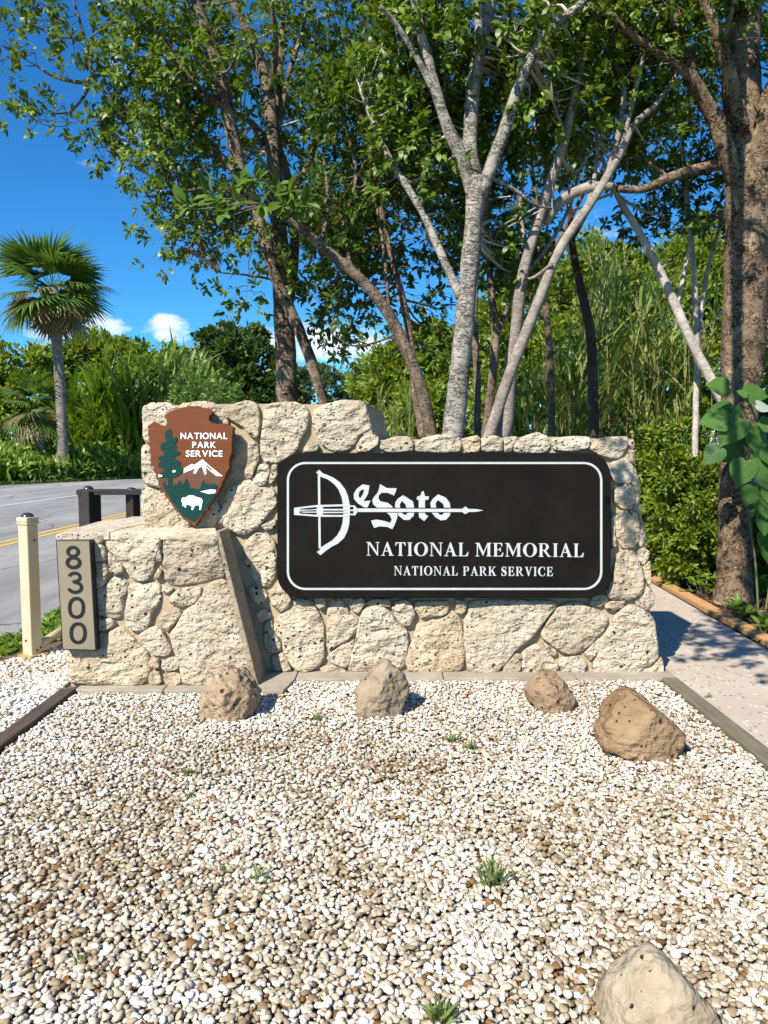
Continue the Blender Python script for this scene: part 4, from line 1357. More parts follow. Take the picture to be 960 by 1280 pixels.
def dome(name, c, r, h, mat, parent):
    bf = Buf()
    n, k = 16, 5
    V = [Vector(c) + Vector((0, 0, h))]
    Fc = []
    for i in range(1, k + 1):
        a = math.pi / 2 * i / k
        for j in range(n):
            t = 2 * math.pi * j / n
            V.append(Vector(c) + Vector((r * math.sin(a) * math.cos(t), r * math.sin(a) * math.sin(t), h * math.cos(a))))
    for j in range(n):
        Fc.append((0, 1 + j, 1 + (j + 1) % n))
    for i in range(k - 1):
        for j in range(n):
            p, q = 1 + i * n, 1 + (i + 1) * n
            Fc.append((p + j, q + j, q + (j + 1) % n, p + (j + 1) % n))
    bf.add(V, Fc)
    return bf.make(name, mat, parent, True)
dome('cap', (bp.x, bp.y, ph_ + .055), .047, .032, m_dome, post)
sq_post('base_plate', bp, .075, -.02, .022, m_rust, post, YAW, .004)
def bolt(c, nrm_, r, parent, name='bolt', mat=m_bolt):
    bf = Buf()
    n = Vector(nrm_).normalized()
    tube(bf, [Vector(c) - n * .004, Vector(c) + n * .005], [r, r * .9], 8)
    return bf.make(name, mat, parent)
fn = Vector((math.sin(YAW), -math.cos(YAW), 0))
rn = Vector((math.cos(YAW), math.sin(YAW), 0))
for zz, nn, offs in ((.13, fn, -.005), (.05, rn, .0), (.065, rn, -.03), (ph_ * .88, rn, -.01)):
    bolt(Vector((bp.x, bp.y, zz)) + nn * .0505 + (rn if nn is fn else fn) * offs, nn, .009, shaft_)
for k in range(4):
    for nn, tt in ((fn, rn), (rn, fn)):
        bolt(Vector((bp.x, bp.y, ph_ + .02)) + nn * .0575 + tt * (-.042 + .028 * k), nn, .004, collar_, 'rivet', m_rust)
bf = Buf()
pA, pB = at(50, 806, bp.y + .03), at(92, 779, bp.y + .75)
tube(bf, [pA, pA.lerp(pB, .5), pB, pB + (pB - pA) * .4], [.034] * 4, 12)
tag(bf.make('pipe', m_cream, None, True), 'cream pipe running back from the foot of the cream post', 'pipe')

rail = thing('low_rail', 'dark brown metal rail on two square posts behind the stone block', 'railing', tuple(at(112, 757, 8.0)))
RY = 8.0
p1, p2 = at(112.5, 640, RY), at(166.5, 640, RY + .1)
zt = at(112, 615, RY).z
sq_post('post', p1, .083, -.1, zt + .01, m_rail, rail, R(-28), .01)
sq_post('post', p2, .055, -.1, zt - .01, m_rail, rail, R(-28), .01)
bf = Buf()
e0 = Vector((p1.x - .12, RY, zt + .0))
e1 = Vector((p1.x + 2.2, RY + .25, zt - .005))
flat_prism(bf, [e0 + Vector((0, -.07, .03)), e1 + Vector((0, -.07, .03)), e1 + Vector((0, -.07, -.03)), e0 + Vector((0, -.07, -.03))],
           [e0 + Vector((0, .07, .03)), e1 + Vector((0, .07, .03)), e1 + Vector((0, .07, -.03)), e0 + Vector((0, .07, -.03))])
bevel(recalc(bf.make('top_rail', m_rail, rail)), .018, 3)
dome('cap', (p1.x - .01, RY, zt + .028), .055, .04, m_dome, rail)
dome('cap', (p2.x, RY + .06, zt + .026), .05, .022, m_dome, rail)

# ------------------------------------------------------------------ boulders
def boulder(label, outl, Yc, depth, mat, seed, extra=(), sharp=30.0, lumps=.05, chip=.10, rug=.06, name='boulder', group=None):
    P3 = [at(x, y, Yc) for x, y in outl]
    c = sum(P3, Vector()) / len(P3)
    c = Vector(((min(p.x for p in P3) + max(p.x for p in P3)) / 2, Yc, (min(p.z for p in P3) + max(p.z for p in P3)) / 2))
    r = random.Random(seed)
    pl = []
    n = len(P3)
    for i in range(n):
        a, b2 = P3[i], P3[(i + 1) % n]
        e = b2 - a
        nn = Vector((e.z, 0, -e.x))
        if nn.length < 1e-6:
            continue
        nn.normalize()
        mid = (a + b2) / 2 - c
        if nn.dot(mid) < 0:
            nn = -nn
        nn = (nn + Vector((0, r.uniform(-.3, .25), 0))).normalized()
        pl.append((nn, max(.03, nn.dot(Vector((mid.x, 0, mid.z))))))
    W_ = max(p.x for p in P3) - min(p.x for p in P3)
    for nn, h in extra:
        pl.append((Vector(nn).normalized(), h * W_))
    for k in range(15):
        a = r.uniform(0, 6.28)
        nn = Vector((math.cos(a) * .6, math.sin(a) * 1.1, r.uniform(-.3, .75))).normalized()
        sup = Vector((W_ * .5, depth, W_ * .45))
        pl.append((nn, math.sqrt((nn.x * sup.x) ** 2 + (nn.y * sup.y) ** 2 + (nn.z * sup.z) ** 2) * r.uniform(.80, 1.02)))
    bm = bmesh.new()
    bmesh.ops.create_icosphere(bm, subdivisions=5, radius=1)
    sv = Vector((seed * 7.1, seed * 3.3, seed))
    for v in bm.verts:
        d = v.co.normalized()
        acc = 0.0
        for nn, h in pl:
            q = nn.dot(d)
            if q > .02:
                acc += (q / h) ** sharp
        rr = acc ** (-1 / sharp)
        p = d * rr
        q = p / W_
        f = 1 + lumps * noise.fractal(q * 3.2 + sv, 1.0, 2.0, 5) + .03 * noise.fractal(q * 11 + sv, .7, 2.1, 4) - rug * abs(noise.noise(q * 6.5 + sv * 3)) - rug * .6 * abs(noise.noise(q * 14 + sv * 5))
        vd = noise.voronoi(q * 4.2 + sv + Vector((noise.noise(q * 5), noise.noise(q * 5 + sv), 0)) * .3)[0]
        f -= chip * (.5 - min(.5, vd[0])) * 1.2
        f -= .03 * max(0, noise.noise(q * 7 + sv * 2) - .25)
        v.co = p * f
    me = bpy.data.meshes.new(name)
    bm.to_mesh(me)
    bm.free()
    o = link_mesh(name, me, mat, None, True)
    o.location = c
    return tag(o, label, 'rock', 'loose rocks on the gravel')
def gy(py): return on_z(480, py, .01).y
boulder('pinkish rounded rock in front of the slanting right edge of the stone block', [(247, 880), (249, 860), (258, 842), (276, 833), (302, 838), (318, 850), (324, 872), (318, 893), (290, 905), (262, 904), (249, 897)], gy(893), .16, m_rock_pink, 3, [((-.4, -.8, .35), .40), ((.5, -.8, .1), .40), ((.1, -.5, .85), .36)], lumps=.09, sharp=26, chip=.2, rug=.12)
boulder('pale grey pointed rock leaning left below the black sign', [(436, 884), (440, 866), (462, 838), (480, 821), (490, 820), (503, 834), (512, 858), (514, 880), (504, 895), (470, 902), (443, 896)], gy(888), .17, m_rock_grey, 8, [((-.55, -.65, .5), .33), ((.55, -.8, .15), .34), ((.1, -1, -.1), .42)], lumps=.06, sharp=44, chip=.16, rug=.10)
boulder('smallest brown rock, beneath the right half of the black sign', [(655, 862), (658, 850), (672, 840), (692, 837), (706, 850), (719, 872), (718, 888), (692, 895), (668, 884), (658, 874)], gy(884), .13, m_rock_brown, 14, [((-.5, -.7, .5), .36), ((.35, -.9, -.1), .38), ((.2, -.5, .8), .36)], lumps=.07, sharp=40, chip=.16, rug=.09)
boulder('chunky tan rock with a peaked top near the right corner of the gravel', [(745, 925), (748, 905), (770, 876), (786, 864), (800, 868), (828, 890), (849, 910), (849, 924), (836, 944), (822, 954), (785, 950), (752, 940)], gy(938), .24, m_rock_tan, 21, [((-.35, -.75, .55), .335), ((.3, -.95, .12), .34), ((.55, -.45, .7), .36), ((-.05, -1, -.2), .40)], lumps=.04, sharp=60, chip=.09, rug=.06)
boulder('big smooth buff rock cut off by the bottom edge, nearest of the rocks', [(740, 1310), (752, 1262), (772, 1208), (788, 1189), (812, 1186), (842, 1204), (880, 1245), (905, 1290), (912, 1340), (750, 1350)], gy(1275), .16, m_rock_front, 33, [((-.3, -.8, .5), .36), ((.45, -.7, .5), .36)], lumps=.05, sharp=22, chip=.05, rug=.05)

# ------------------------------------------------------------------ leaves and stems in bulk
T_OVAL = (np.array([(0, 0, 0), (.42, -.5, .07), (.42, .5, .07), (.78, -.36, .02), (.78, .36, .02), (1, 0, -.10), (.45, 0, -.02)]),
          np.array([(0, 1, 6), (0, 6, 2), (1, 3, 6), (6, 4, 2), (3, 5, 6), (6, 5, 4)]))
T_LEAF4 = (np.array([(0, 0, -.03), (.40, -.5, .07), (.44, .5, .05), (.78, -.36, .03), (.80, .34, .0), (1, 0, -.12)]),
           np.array([(0, 1, 2), (1, 3, 4), (1, 4, 2), (3, 5, 4)]))
T_DIAM = (np.array([(0, 0, 0), (.5, -.5, .06), (.5, .5, .06), (1, 0, -.08)]), np.array([(0, 1, 3), (0, 3, 2)]))
T_LANCE = (np.array([(0, -.12, 0), (0, .12, 0), (.35, -.5, .08), (.35, .5, .08), (.7, -.36, .05), (.7, .36, .05), (1, 0, -.14)]),
           np.array([(0, 2, 3), (0, 3, 1), (2, 4, 5), (2, 5, 3), (4, 6, 5)]))
def leaf_arrays(P, D, N, L, Wd, T):
    tv, tf = T
    D = D / np.linalg.norm(D, axis=1, keepdims=True)
    Sd = np.cross(N, D)
    Sd /= np.linalg.norm(Sd, axis=1, keepdims=True) + 1e-9
    Nn = np.cross(D, Sd)
    n = len(P)
    V = (P[:, None, :] + D[:, None, :] * (tv[None, :, 0:1] * L[:, None, None]) + Sd[:, None, :] * (tv[None, :, 1:2] * Wd[:, None, None])
         + Nn[:, None, :] * (tv[None, :, 2:3] * L[:, None, None]))
    Fc = tf[None] + (np.arange(n) * len(tv))[:, None, None]
    return V.reshape(-1, 3), Fc.reshape(-1, 3)
def unit(r, n):
    v = r.normal(size=(n, 3))
    return v / np.linalg.norm(v, axis=1, keepdims=True)
def sprays(r, C, D, n_leaf, size, T, spread=.16, whorl=True):
    """leafy shoot tips: leaves gathered round each twig end"""
    m = len(C)
    k = n_leaf
    tt = r.random((m, k)) ** .7
    P = C[:, None, :] + D[:, None, :] * (tt * spread)[:, :, None] + r.normal(0, spread * .10, (m, k, 3))
    rad = r.normal(size=(m, k, 3))
    rad -= (rad * D[:, None, :]).sum(2, keepdims=True) * D[:, None, :]
    rad /= np.linalg.norm(rad, axis=2, keepdims=True) + 1e-9
    Dir = rad * 1.0 + D[:, None, :] * (.35 + .6 * tt[:, :, None]) + np.array([0, 0, -.22])
    Nn = D[:, None, :] * .8 + np.array([0, 0, 1.0]) + r.normal(0, .45, (m, k, 3))
    L = size * r.uniform(.5, 1.3, (m, k))
    return P.reshape(-1, 3), Dir.reshape(-1, 3), Nn.reshape(-1, 3), L.reshape(-1), (L * r.uniform(.36, .5, (m, k))).reshape(-1)

def limb_pts(spec, per=5):
    """spec: list of (px, py, width_px, Y) -> points and radii"""
    P = [at(x, y, Y) for x, y, w, Y in spec]
    Rr = [w * .5 * Y / F_PX for x, y, w, Y in spec]
    arr = catmull([(*p, r_) for p, r_ in zip(P, Rr)], per)
    return [Vector(a[:3]) for a in arr], [max(.003, a[3]) for a in arr]
FAT_LIMBS = []          # thick limbs so far: clumps keep clear of their sunny side
def tree(label, mat, trunk, limbs, lobes, leaf, leaf_mat_, base_z=-.05, seed=1, size=.082, dens=1.0, twig_mat=None, name='shade_tree', group='slender trees behind the wall', T=None, nleaf=15, grow_twigs=.75, bough=None):
    r = np.random.default_rng(seed)
    rd = random.Random(seed)
    b0 = at(trunk[0][0], trunk[0][1], trunk[0][3])
    t = thing(name, label, 'tree', (b0.x, b0.y, 0), group)
    pts, rad = limb_pts(trunk)
    if pts[0].z > .05:                     # carry the trunk on down to the soil
        d = (pts[0] - pts[2]).normalized()
        d = Vector((d.x * .6, d.y, min(d.z, -.75)))
        low = pts[0] + d * ((base_z - pts[0].z) / d.z)
        pts = [low, low.lerp(pts[0], .15), low.lerp(pts[0], .55)] + pts
        rad = [rad[0] * 1.45, rad[0] * 1.2, rad[0] * 1.04] + rad
    bf = Buf()
    tube(bf, pts, rad, 12, .16)
    bf.make('trunk', mat, t, True)
    FAT_LIMBS.extend((p.x, p.y, p.z, q) for p, q in zip(pts, rad) if q > .03)
    nodes = [(p, q) for p, q in zip(pts, rad) if p.z > 2.0]
    for lb in limbs:
        lp, lr = limb_pts(lb)
        bf = Buf()
        tube(bf, lp, lr, 9, .12)
        bf.make('branch', twig_mat or mat, t, True)
        nodes += list(zip(lp, lr))
        FAT_LIMBS.extend((p.x, p.y, p.z, q) for p, q in zip(lp, lr) if q > .03)
    centres, outw = [], []
    if bough:                              # a limb given in metres
        arr = catmull(bough[0], 5)
        lp, lr = [Vector(a[:3]) for a in arr], [a[3] for a in arr]
        bf = Buf()
        tube(bf, lp, lr, 8, .1)
        bf.make('branch', twig_mat or mat, t, True)
        nodes += list(zip(lp, lr))
        for x, y, z, rx, ry, rz, n in bough[1]:
            u = unit(r, n) * (r.random((n, 1)) ** .45)
            centres.append(np.array([x, y, z]) + u * np.array([rx, ry, rz]))
            outw.append(u + np.array([0, 0, .25]))
    # crown: clumps of shoots filling uneven lobes
    for (x, y, rx, ry, Y, ryd, n) in lobes:
        c = np.array(at(x, y, Y))
        sx, sz = rx * Y / F_PX, ry * Y / F_PX
        n = int(n * dens * (.82 if y > 0 else .45))
        Y += .45
        u = unit(r, n) * (r.random((n, 1)) ** .42)
        p = c + u * np.array([sx, ryd, sz])
        centres.append(p)
        outw.append(u * np.array([1, 1, .6]) + np.array([0, 0, .25]))
    C = np.concatenate(centres)
    O = np.concatenate(outw)
    NP = np.array([n_[0] for n_ in nodes])
    FAT = np.array(FAT_LIMBS)
    tw = Buf()
    shootC, shootD = [], []
    for c, o in zip(C, O):
        cl = Vector(c)
        d2 = ((NP - c) ** 2).sum(1) + np.where(NP[:, 2] > c[2] + .1, 1.2, 0)
        fr = (np.abs(FAT[:, 0] - c[0]) < FAT[:, 3] + .13) & (np.abs(FAT[:, 2] - c[2]) < .16) & (FAT[:, 1] > c[1] - .15) & (FAT[:, 1] < c[1] + 1.6)
        if fr.any() and rd.random() < .88:
            continue
        j = int(np.argmin(d2))
        a = nodes[j][0]
        dv = cl - a
        if rd.random() < grow_twigs and .15 < dv.length < 2.6:
            s0 = min(.021, max(.007, nodes[j][1] * .5))
            b_ = a.lerp(cl, .5) + Vector((rd.gauss(0, .09), rd.gauss(0, .09), rd.gauss(-.02, .09))) * dv.length
            c3 = catmull([(*a, s0), (*b_, s0 * .62), (*cl, .0035)], 3)
            tube(tw, [q[:3] for q in c3], [q[3] for q in c3], 4, 0, False)
        m = rd.randint(4, 7)
        dd = unit(r, m) * .8 + o / (np.linalg.norm(o) + 1e-6) * .7
        dd /= np.linalg.norm(dd, axis=1, keepdims=True)
        st = c + r.normal(0, .085, (m, 3))
        for q in range(m):
            e = st[q] + dd[q] * r.uniform(.08, .22)
            if q < 3:
                tube(tw, [c, (c + e) / 2 + r.normal(0, .015, 3), e], [.004, .003, .0022], 3, 0, False)
            shootC.append(e)
            shootD.append(dd[q])
    tw.make('twigs', m_bark_pale if rd.random() < .65 else mat, t, True, 'stuff')
    P, Di, Nn, L, Wd = sprays(r, np.array(shootC), np.array(shootD), nleaf, size, T or T_LEAF4)
    V, Fc = leaf_arrays(P, Di, Nn, L, Wd, T or T_LEAF4)
    obj_np('crown', V, Fc, leaf_mat_, t, False, 'stuff')
    return t
def yy(spec, Y0, Y1=None):
    Y1 = Y0 if Y1 is None else Y1
    n = max(1, len(spec) - 1)
    return [(x, y, w, Y0 + (Y1 - Y0) * i / n) for i, (x, y, w) in enumerate(spec)]

# left: straight trunk with its forks
tree('upright brown trunk behind the tall end of the wall, forking high up', m_bark_brown,
     yy([(359, 505, 27), (357, 440, 26), (354, 380, 25), (350, 310, 21), (345, 240, 18), (341, 180, 17), (336, 120, 15), (321, 65, 12), (302, 25, 10), (288, -5, 9), (270, -50, 7)], 8.6),
     [yy([(355, 400, 10), (363, 370, 12), (368, 320, 12), (367, 280, 12), (360, 225, 11), (350, 190, 10), (345, 150, 9), (352, 60, 7), (354, 0, 5)], 8.6, 9.2),
      yy([(346, 170, 8), (362, 90, 6), (382, 25, 4), (390, -20, 3)], 8.6, 9.6), yy([(343, 210, 9), (320, 160, 8), (300, 145, 7)], 8.6, 9.3),
      yy([(336, 120, 8), (345, 60, 7), (336, -20, 5)], 8.6, 8.0), yy([(368, 235, 8), (385, 205, 7), (400, 160, 5), (412, 100, 4)], 8.6, 9.3)],
     [(330, 60, 120, 90, 9.0, .9, 74), (380, 150, 80, 90, 9.2, .8, 52), (350, -70, 160, 70, 9, 1, 40), (410, 250, 60, 55, 9.2, .7, 30), (300, 200, 40, 50, 9.2, .6, 16), (430, 60, 60, 80, 9.4, .8, 34)],
     None, m_leaf_canopy, seed=2)
tree('leaning brown trunk crossing the upright one, its thick limb bending up left', m_bark_brown,
     yy([(404, 503, 12), (387, 446, 14), (365, 393, 14), (347, 353, 14), (331, 302, 15), (317, 255, 16), (300, 215, 17), (287, 150, 15), (270, 75, 14), (246, 5, 12), (230, -50, 9)], 8.0),
     [yy([(306, 226, 10), (285, 205, 10), (262, 180, 8), (243, 155, 6), (230, 130, 4)], 8.0, 8.3), yy([(246, 160, 5), (200, 148, 4.5), (165, 146, 4), (120, 136, 3)], 8.2, 8.0),
      yy([(165, 146, 3.5), (135, 120, 4), (117, 96, 4.5), (105, 45, 3.5), (92, 0, 2.5), (84, -30, 2)], 8.0, 7.9), yy([(118, 94, 4), (100, 103, 4.5), (66, 95, 3.5), (45, 82, 2)], 7.95, 7.9),
      yy([(113, 102, 4), (104, 122, 3.5), (86, 140, 2.5), (62, 142, 2)], 7.95, 8.1), yy([(105, 48, 3), (70, 45, 2.5), (40, 30, 1.5)], 7.9, 7.8), yy([(110, 50, 2), (125, 38, 1.6), (133, 33, 1.2)], 7.9, 8),
      yy([(285, 140, 7), (240, 100, 6), (205, 50, 5), (185, 10, 4)], 8.0, 7.6), yy([(312, 248, 7), (270, 235, 5), (225, 240, 4), (185, 246, 2)], 8.0, 7.7), yy([(345, 350, 4), (318, 345, 3), (290, 342, 2), (276, 341, 1.5)], 8, 7.8)],
     [(235, 40, 80, 70, 8.0, .7, 54), (195, 110, 52, 60, 8.0, .6, 32), (250, 150, 70, 70, 8.0, .7, 54), (215, 215, 38, 36, 7.9, .4, 16), (225, 285, 34, 36, 7.8, .35, 13), (275, 260, 55, 55, 7.9, .5, 34),
      (85, 160, 44, 18, 8.2, .3, 8), (125, 172, 26, 24, 8.0, .3, 7), (50, 35, 30, 22, 7.8, .3, 6), (72, 82, 28, 12, 7.9, .25, 6), (20, 76, 18, 12, 7.9, .2, 3), (225, -60, 150, 60, 8, .9, 34), (70, 10, 14, 12, 7.9, .2, 3), (322, 330, 26, 44, 7.9, .3, 8), (160, 60, 28, 40, 8, .4, 9), (290, 70, 60, 70, 8.0, .6, 34)],
     None, m_leaf_canopy, seed=3)
tree('slender pair of bare brown stems sloping up left from behind the step in the wall', m_bark_brown,
     yy([(540, 545, 16), (528, 491, 16), (509, 440, 15), (485, 391, 14), (455, 353, 13), (420, 323, 13), (386, 294, 12), (374, 284, 10), (362, 272, 6), (354, 262, 3)], 7.5, 7.0),
     [yy([(530, 548, 12), (521, 500, 11), (515, 443, 10), (506, 385, 9), (493, 334, 8), (480, 280, 7), (468, 220, 6), (452, 150, 5), (440, 90, 4)], 7.7, 8.2), yy([(486, 386, 4), (483, 350, 4), (479, 310, 4), (470, 250, 3)], 7.5, 7.8),
      yy([(500, 415, 3), (470, 428, 2.5), (440, 432, 2), (415, 418, 1.5)], 7.5, 7.4), yy([(400, 306, 5), (410, 260, 4), (405, 200, 3)], 7.3, 7.6), yy([(440, 340, 5), (430, 280, 5), (445, 220, 4), (430, 150, 3)], 7.4, 8)],
     [(440, 230, 80, 80, 8.1, .8, 58), (410, 340, 60, 50, 8.0, .5, 34), (480, 320, 55, 60, 8.2, .6, 34), (470, 130, 70, 80, 8.2, .8, 48), (420, 395, 38, 22, 7.6, .4, 10), (440, -40, 90, 60, 8.2, .8, 22), (540, 390, 28, 30, 8.4, .3, 8)],
     None, m_leaf_dark, seed=4)
tree('stout whitish plated trunk rising behind the middle of the sign, forking into several limbs', m_bark_white,
     yy([(566, 548, 30), (574, 470, 25), (583, 380, 23), (590, 300, 22), (594, 250, 23), (597, 222, 24)], 7.0),
     [yy([(592, 245, 18), (578, 200, 16), (560, 160, 14.5), (547, 120, 13), (534, 70, 12), (522, 20, 11), (512, -45, 10)], 7.0, 6.8), yy([(597, 232, 19), (588, 190, 18), (590, 130, 17.5), (597, 70, 17), (608, 20, 18), (622, -50, 14)], 7.0, 7.3),
      yy([(592, 120, 10), (598, 60, 11), (597, 0, 10), (592, -50, 8)], 7.05, 7.0), yy([(600, 245, 17), (615, 205, 16.5), (630, 165, 15), (648, 110, 13.5), (668, 65, 12), (690, 35, 13), (716, 14, 10), (745, -10, 6)], 7.0, 6.7),
      yy([(576, 372, 12), (562, 342, 11), (546, 305, 10), (530, 270, 8.5), (510, 235, 9), (485, 195, 8), (465, 150, 6), (450, 110, 4)], 7.0, 7.3), yy([(550, 130, 8), (520, 70, 7), (495, 30, 6), (475, 8, 5)], 6.9, 6.6),
      yy([(592, 200, 8), (570, 170, 7), (555, 130, 6), (560, 80, 4)], 7.05, 7.5), yy([(608, 220, 5), (640, 235, 4.5), (668, 256, 3.5), (690, 260, 2)], 7.0, 7.3), yy([(600, 60, 6), (570, 52, 5), (540, 45, 3)], 7.2, 7.5)],
     [(560, 70, 100, 90, 7.5, .9, 74), (520, 180, 70, 70, 7.7, .7, 40), (650, 70, 80, 90, 7.4, .8, 52), (600, 170, 50, 50, 7.9, .5, 16), (500, 30, 60, 70, 7.3, .7, 32), (600, -60, 180, 60, 7.3, 1, 40), (700, 110, 50, 60, 7.4, .6, 18), (620, 310, 60, 60, 8.0, .5, 20)],
     None, m_leaf_canopy, seed=5, size=.098)
tree('thin crooked brown stem just right of the whitish trunk', m_bark_brown,
     yy([(597, 548, 9), (596, 460, 9), (593, 400, 8), (596, 330, 7), (606, 270, 6), (612, 220, 5)], 7.4), [yy([(594, 410, 5), (585, 370, 4), (570, 350, 3)], 7.4, 7.6)],
     [(620, 260, 40, 50, 7.9, .4, 14)], None, m_leaf_dark, seed=6, size=.09)
tree('thin forked brown stem between the whitish trunk and the crossing stems', m_bark_brown,
     yy([(607, 548, 12), (615, 475, 11), (619, 420, 10), (613, 350, 8), (606, 290, 6), (604, 240, 5)], 7.9), [yy([(621, 418, 7), (634, 385, 6), (645, 350, 5), (660, 310, 4)], 7.9, 8.2)],
     [(650, 290, 45, 50, 8.3, .5, 18)], None, m_leaf_dark, seed=7, size=.09)
tree('grey stem leaning right, taller of the two that cross beside the whitish trunk', m_bark_grey,
     yy([(628, 548, 19), (633, 520, 17), (642, 432, 15.5), (655, 338, 14), (673, 276, 13), (689, 224, 13), (706, 175, 11), (716, 130, 9), (728, 78, 6), (738, 20, 4)], 7.6, 7.2),
     [yy([(680, 280, 12), (695, 258, 13), (712, 244, 13), (738, 234, 13), (766, 233, 9)], 7.5, 7.3), yy([(700, 195, 5), (720, 215, 4), (745, 180, 3)], 7.3, 7.6), yy([(652, 350, 5), (690, 300, 4.5), (715, 250, 4), (728, 190, 3)], 7.5, 7.9), yy([(660, 320, 5), (650, 260, 4.5), (655, 200, 4), (640, 140, 3), (645, 90, 2)], 7.5, 7.9), yy([(708, 170, 4), (690, 120, 3.5), (695, 70, 2.5)], 7.3, 7.1)],
     [(735, 95, 70, 75, 7.7, .7, 36), (690, 200, 40, 50, 7.9, .5, 10), (760, 30, 70, 60, 7.6, .7, 26)], None, m_leaf_canopy, seed=8)
tree('grey brown stem with whitish upper branches, crossing in front of the taller leaning one', m_bark_grey,
     yy([(610, 548, 15), (637, 469, 14), (668, 390, 13), (700, 312, 11.5), (741, 250, 11), (772, 198, 9.5), (793, 156, 7.5), (820, 130, 6), (842, 99, 4)], 7.2, 7.4),
     [yy([(758, 222, 7), (772, 172, 7), (780, 110, 6), (766, 75, 5), (752, 50, 3.5)], 7.3, 7.5), yy([(776, 190, 6), (800, 90, 5), (812, 40, 4), (830, 5, 3)], 7.35, 7.2), yy([(735, 258, 6), (746, 200, 5), (744, 150, 4)], 7.3, 7.7), yy([(690, 330, 5), (665, 348, 4), (650, 345, 3)], 7.2, 7.5)],
     [(800, 120, 60, 55, 7.7, .6, 24), (770, 185, 40, 34, 7.8, .4, 9), (820, 40, 60, 60, 7.6, .6, 22)], None, m_leaf_canopy, seed=9)
tree('slim brown tree far behind the whitish trunk, its dark crown filling in behind it', m_bark_brown,
     yy([(690, 540, 9), (688, 470, 9), (684, 400, 8), (676, 330, 7), (670, 250, 6), (660, 180, 5)], 11.0),
     [yy([(684, 400, 6), (640, 330, 5), (600, 270, 4), (560, 200, 3)], 11, 11.4), yy([(678, 340, 6), (720, 260, 5), (750, 200, 4), (770, 140, 3)], 11, 11.4)],
     [(560, 190, 90, 110, 11.2, .9, 42), (480, 260, 70, 90, 11.4, .9, 32), (660, 130, 90, 100, 11.2, .9, 38), (770, 110, 80, 80, 11.2, .9, 28), (610, 290, 60, 50, 11.4, .7, 18)], None, m_leaf_dark, seed=11, size=.125)
tree('dark purplish thin trunk among the reeds', m_bark_dark,
     yy([(742, 520, 13), (739, 426, 12), (730, 377, 11), (717, 317, 9), (713, 270, 7), (706, 220, 5), (700, 170, 4)], 9.4), [yy([(716, 300, 4), (735, 265, 3), (750, 220, 2)], 9.4, 9.7)],
     [(720, 190, 50, 50, 9.5, .5, 18)], None, m_leaf_dark, seed=10)
tree('white bare stem leaning left across the reeds from the foot of the big right trunk', m_bark_pale,
     yy([(925, 545, 15), (889, 474, 12), (864, 426, 12), (832, 355, 11), (800, 292, 9), (779, 258, 8), (766, 232, 6), (750, 190, 4)], 8.2),
     [yy([(772, 245, 4), (800, 262, 3), (828, 270, 2)], 8.2, 8.4), yy([(846, 385, 5), (862, 300, 4), (858, 240, 3)], 8.2, 8.6), yy([(770, 240, 4), (745, 250, 3), (720, 262, 2), (690, 262, 1.5)], 8.2, 8.4)],
     [(790, 290, 40, 26, 8.6, .4, 8), (760, 300, 28, 24, 8.5, .3, 6), (835, 235, 50, 35, 8.7, .5, 14)], None, m_leaf_dark, seed=12)
tree('thin pale straight stem standing left of the big right trunk', m_bark_pale,
     yy([(868, 600, 8), (870, 500, 7.5), (871, 437, 7), (868, 348, 7), (860, 260, 6), (852, 170, 5), (845, 90, 4)], 8.6), [yy([(871, 440, 5), (877, 387, 5), (884, 341, 5), (900, 281, 4), (915, 230, 3)], 8.6, 9), yy([(870, 420, 3), (892, 400, 2.5), (905, 385, 2)], 8.6, 8.5)],
     [(860, 150, 50, 60, 8.9, .5, 22), (870, 250, 45, 40, 9.0, .5, 16)], None, m_leaf_dark, seed=13)
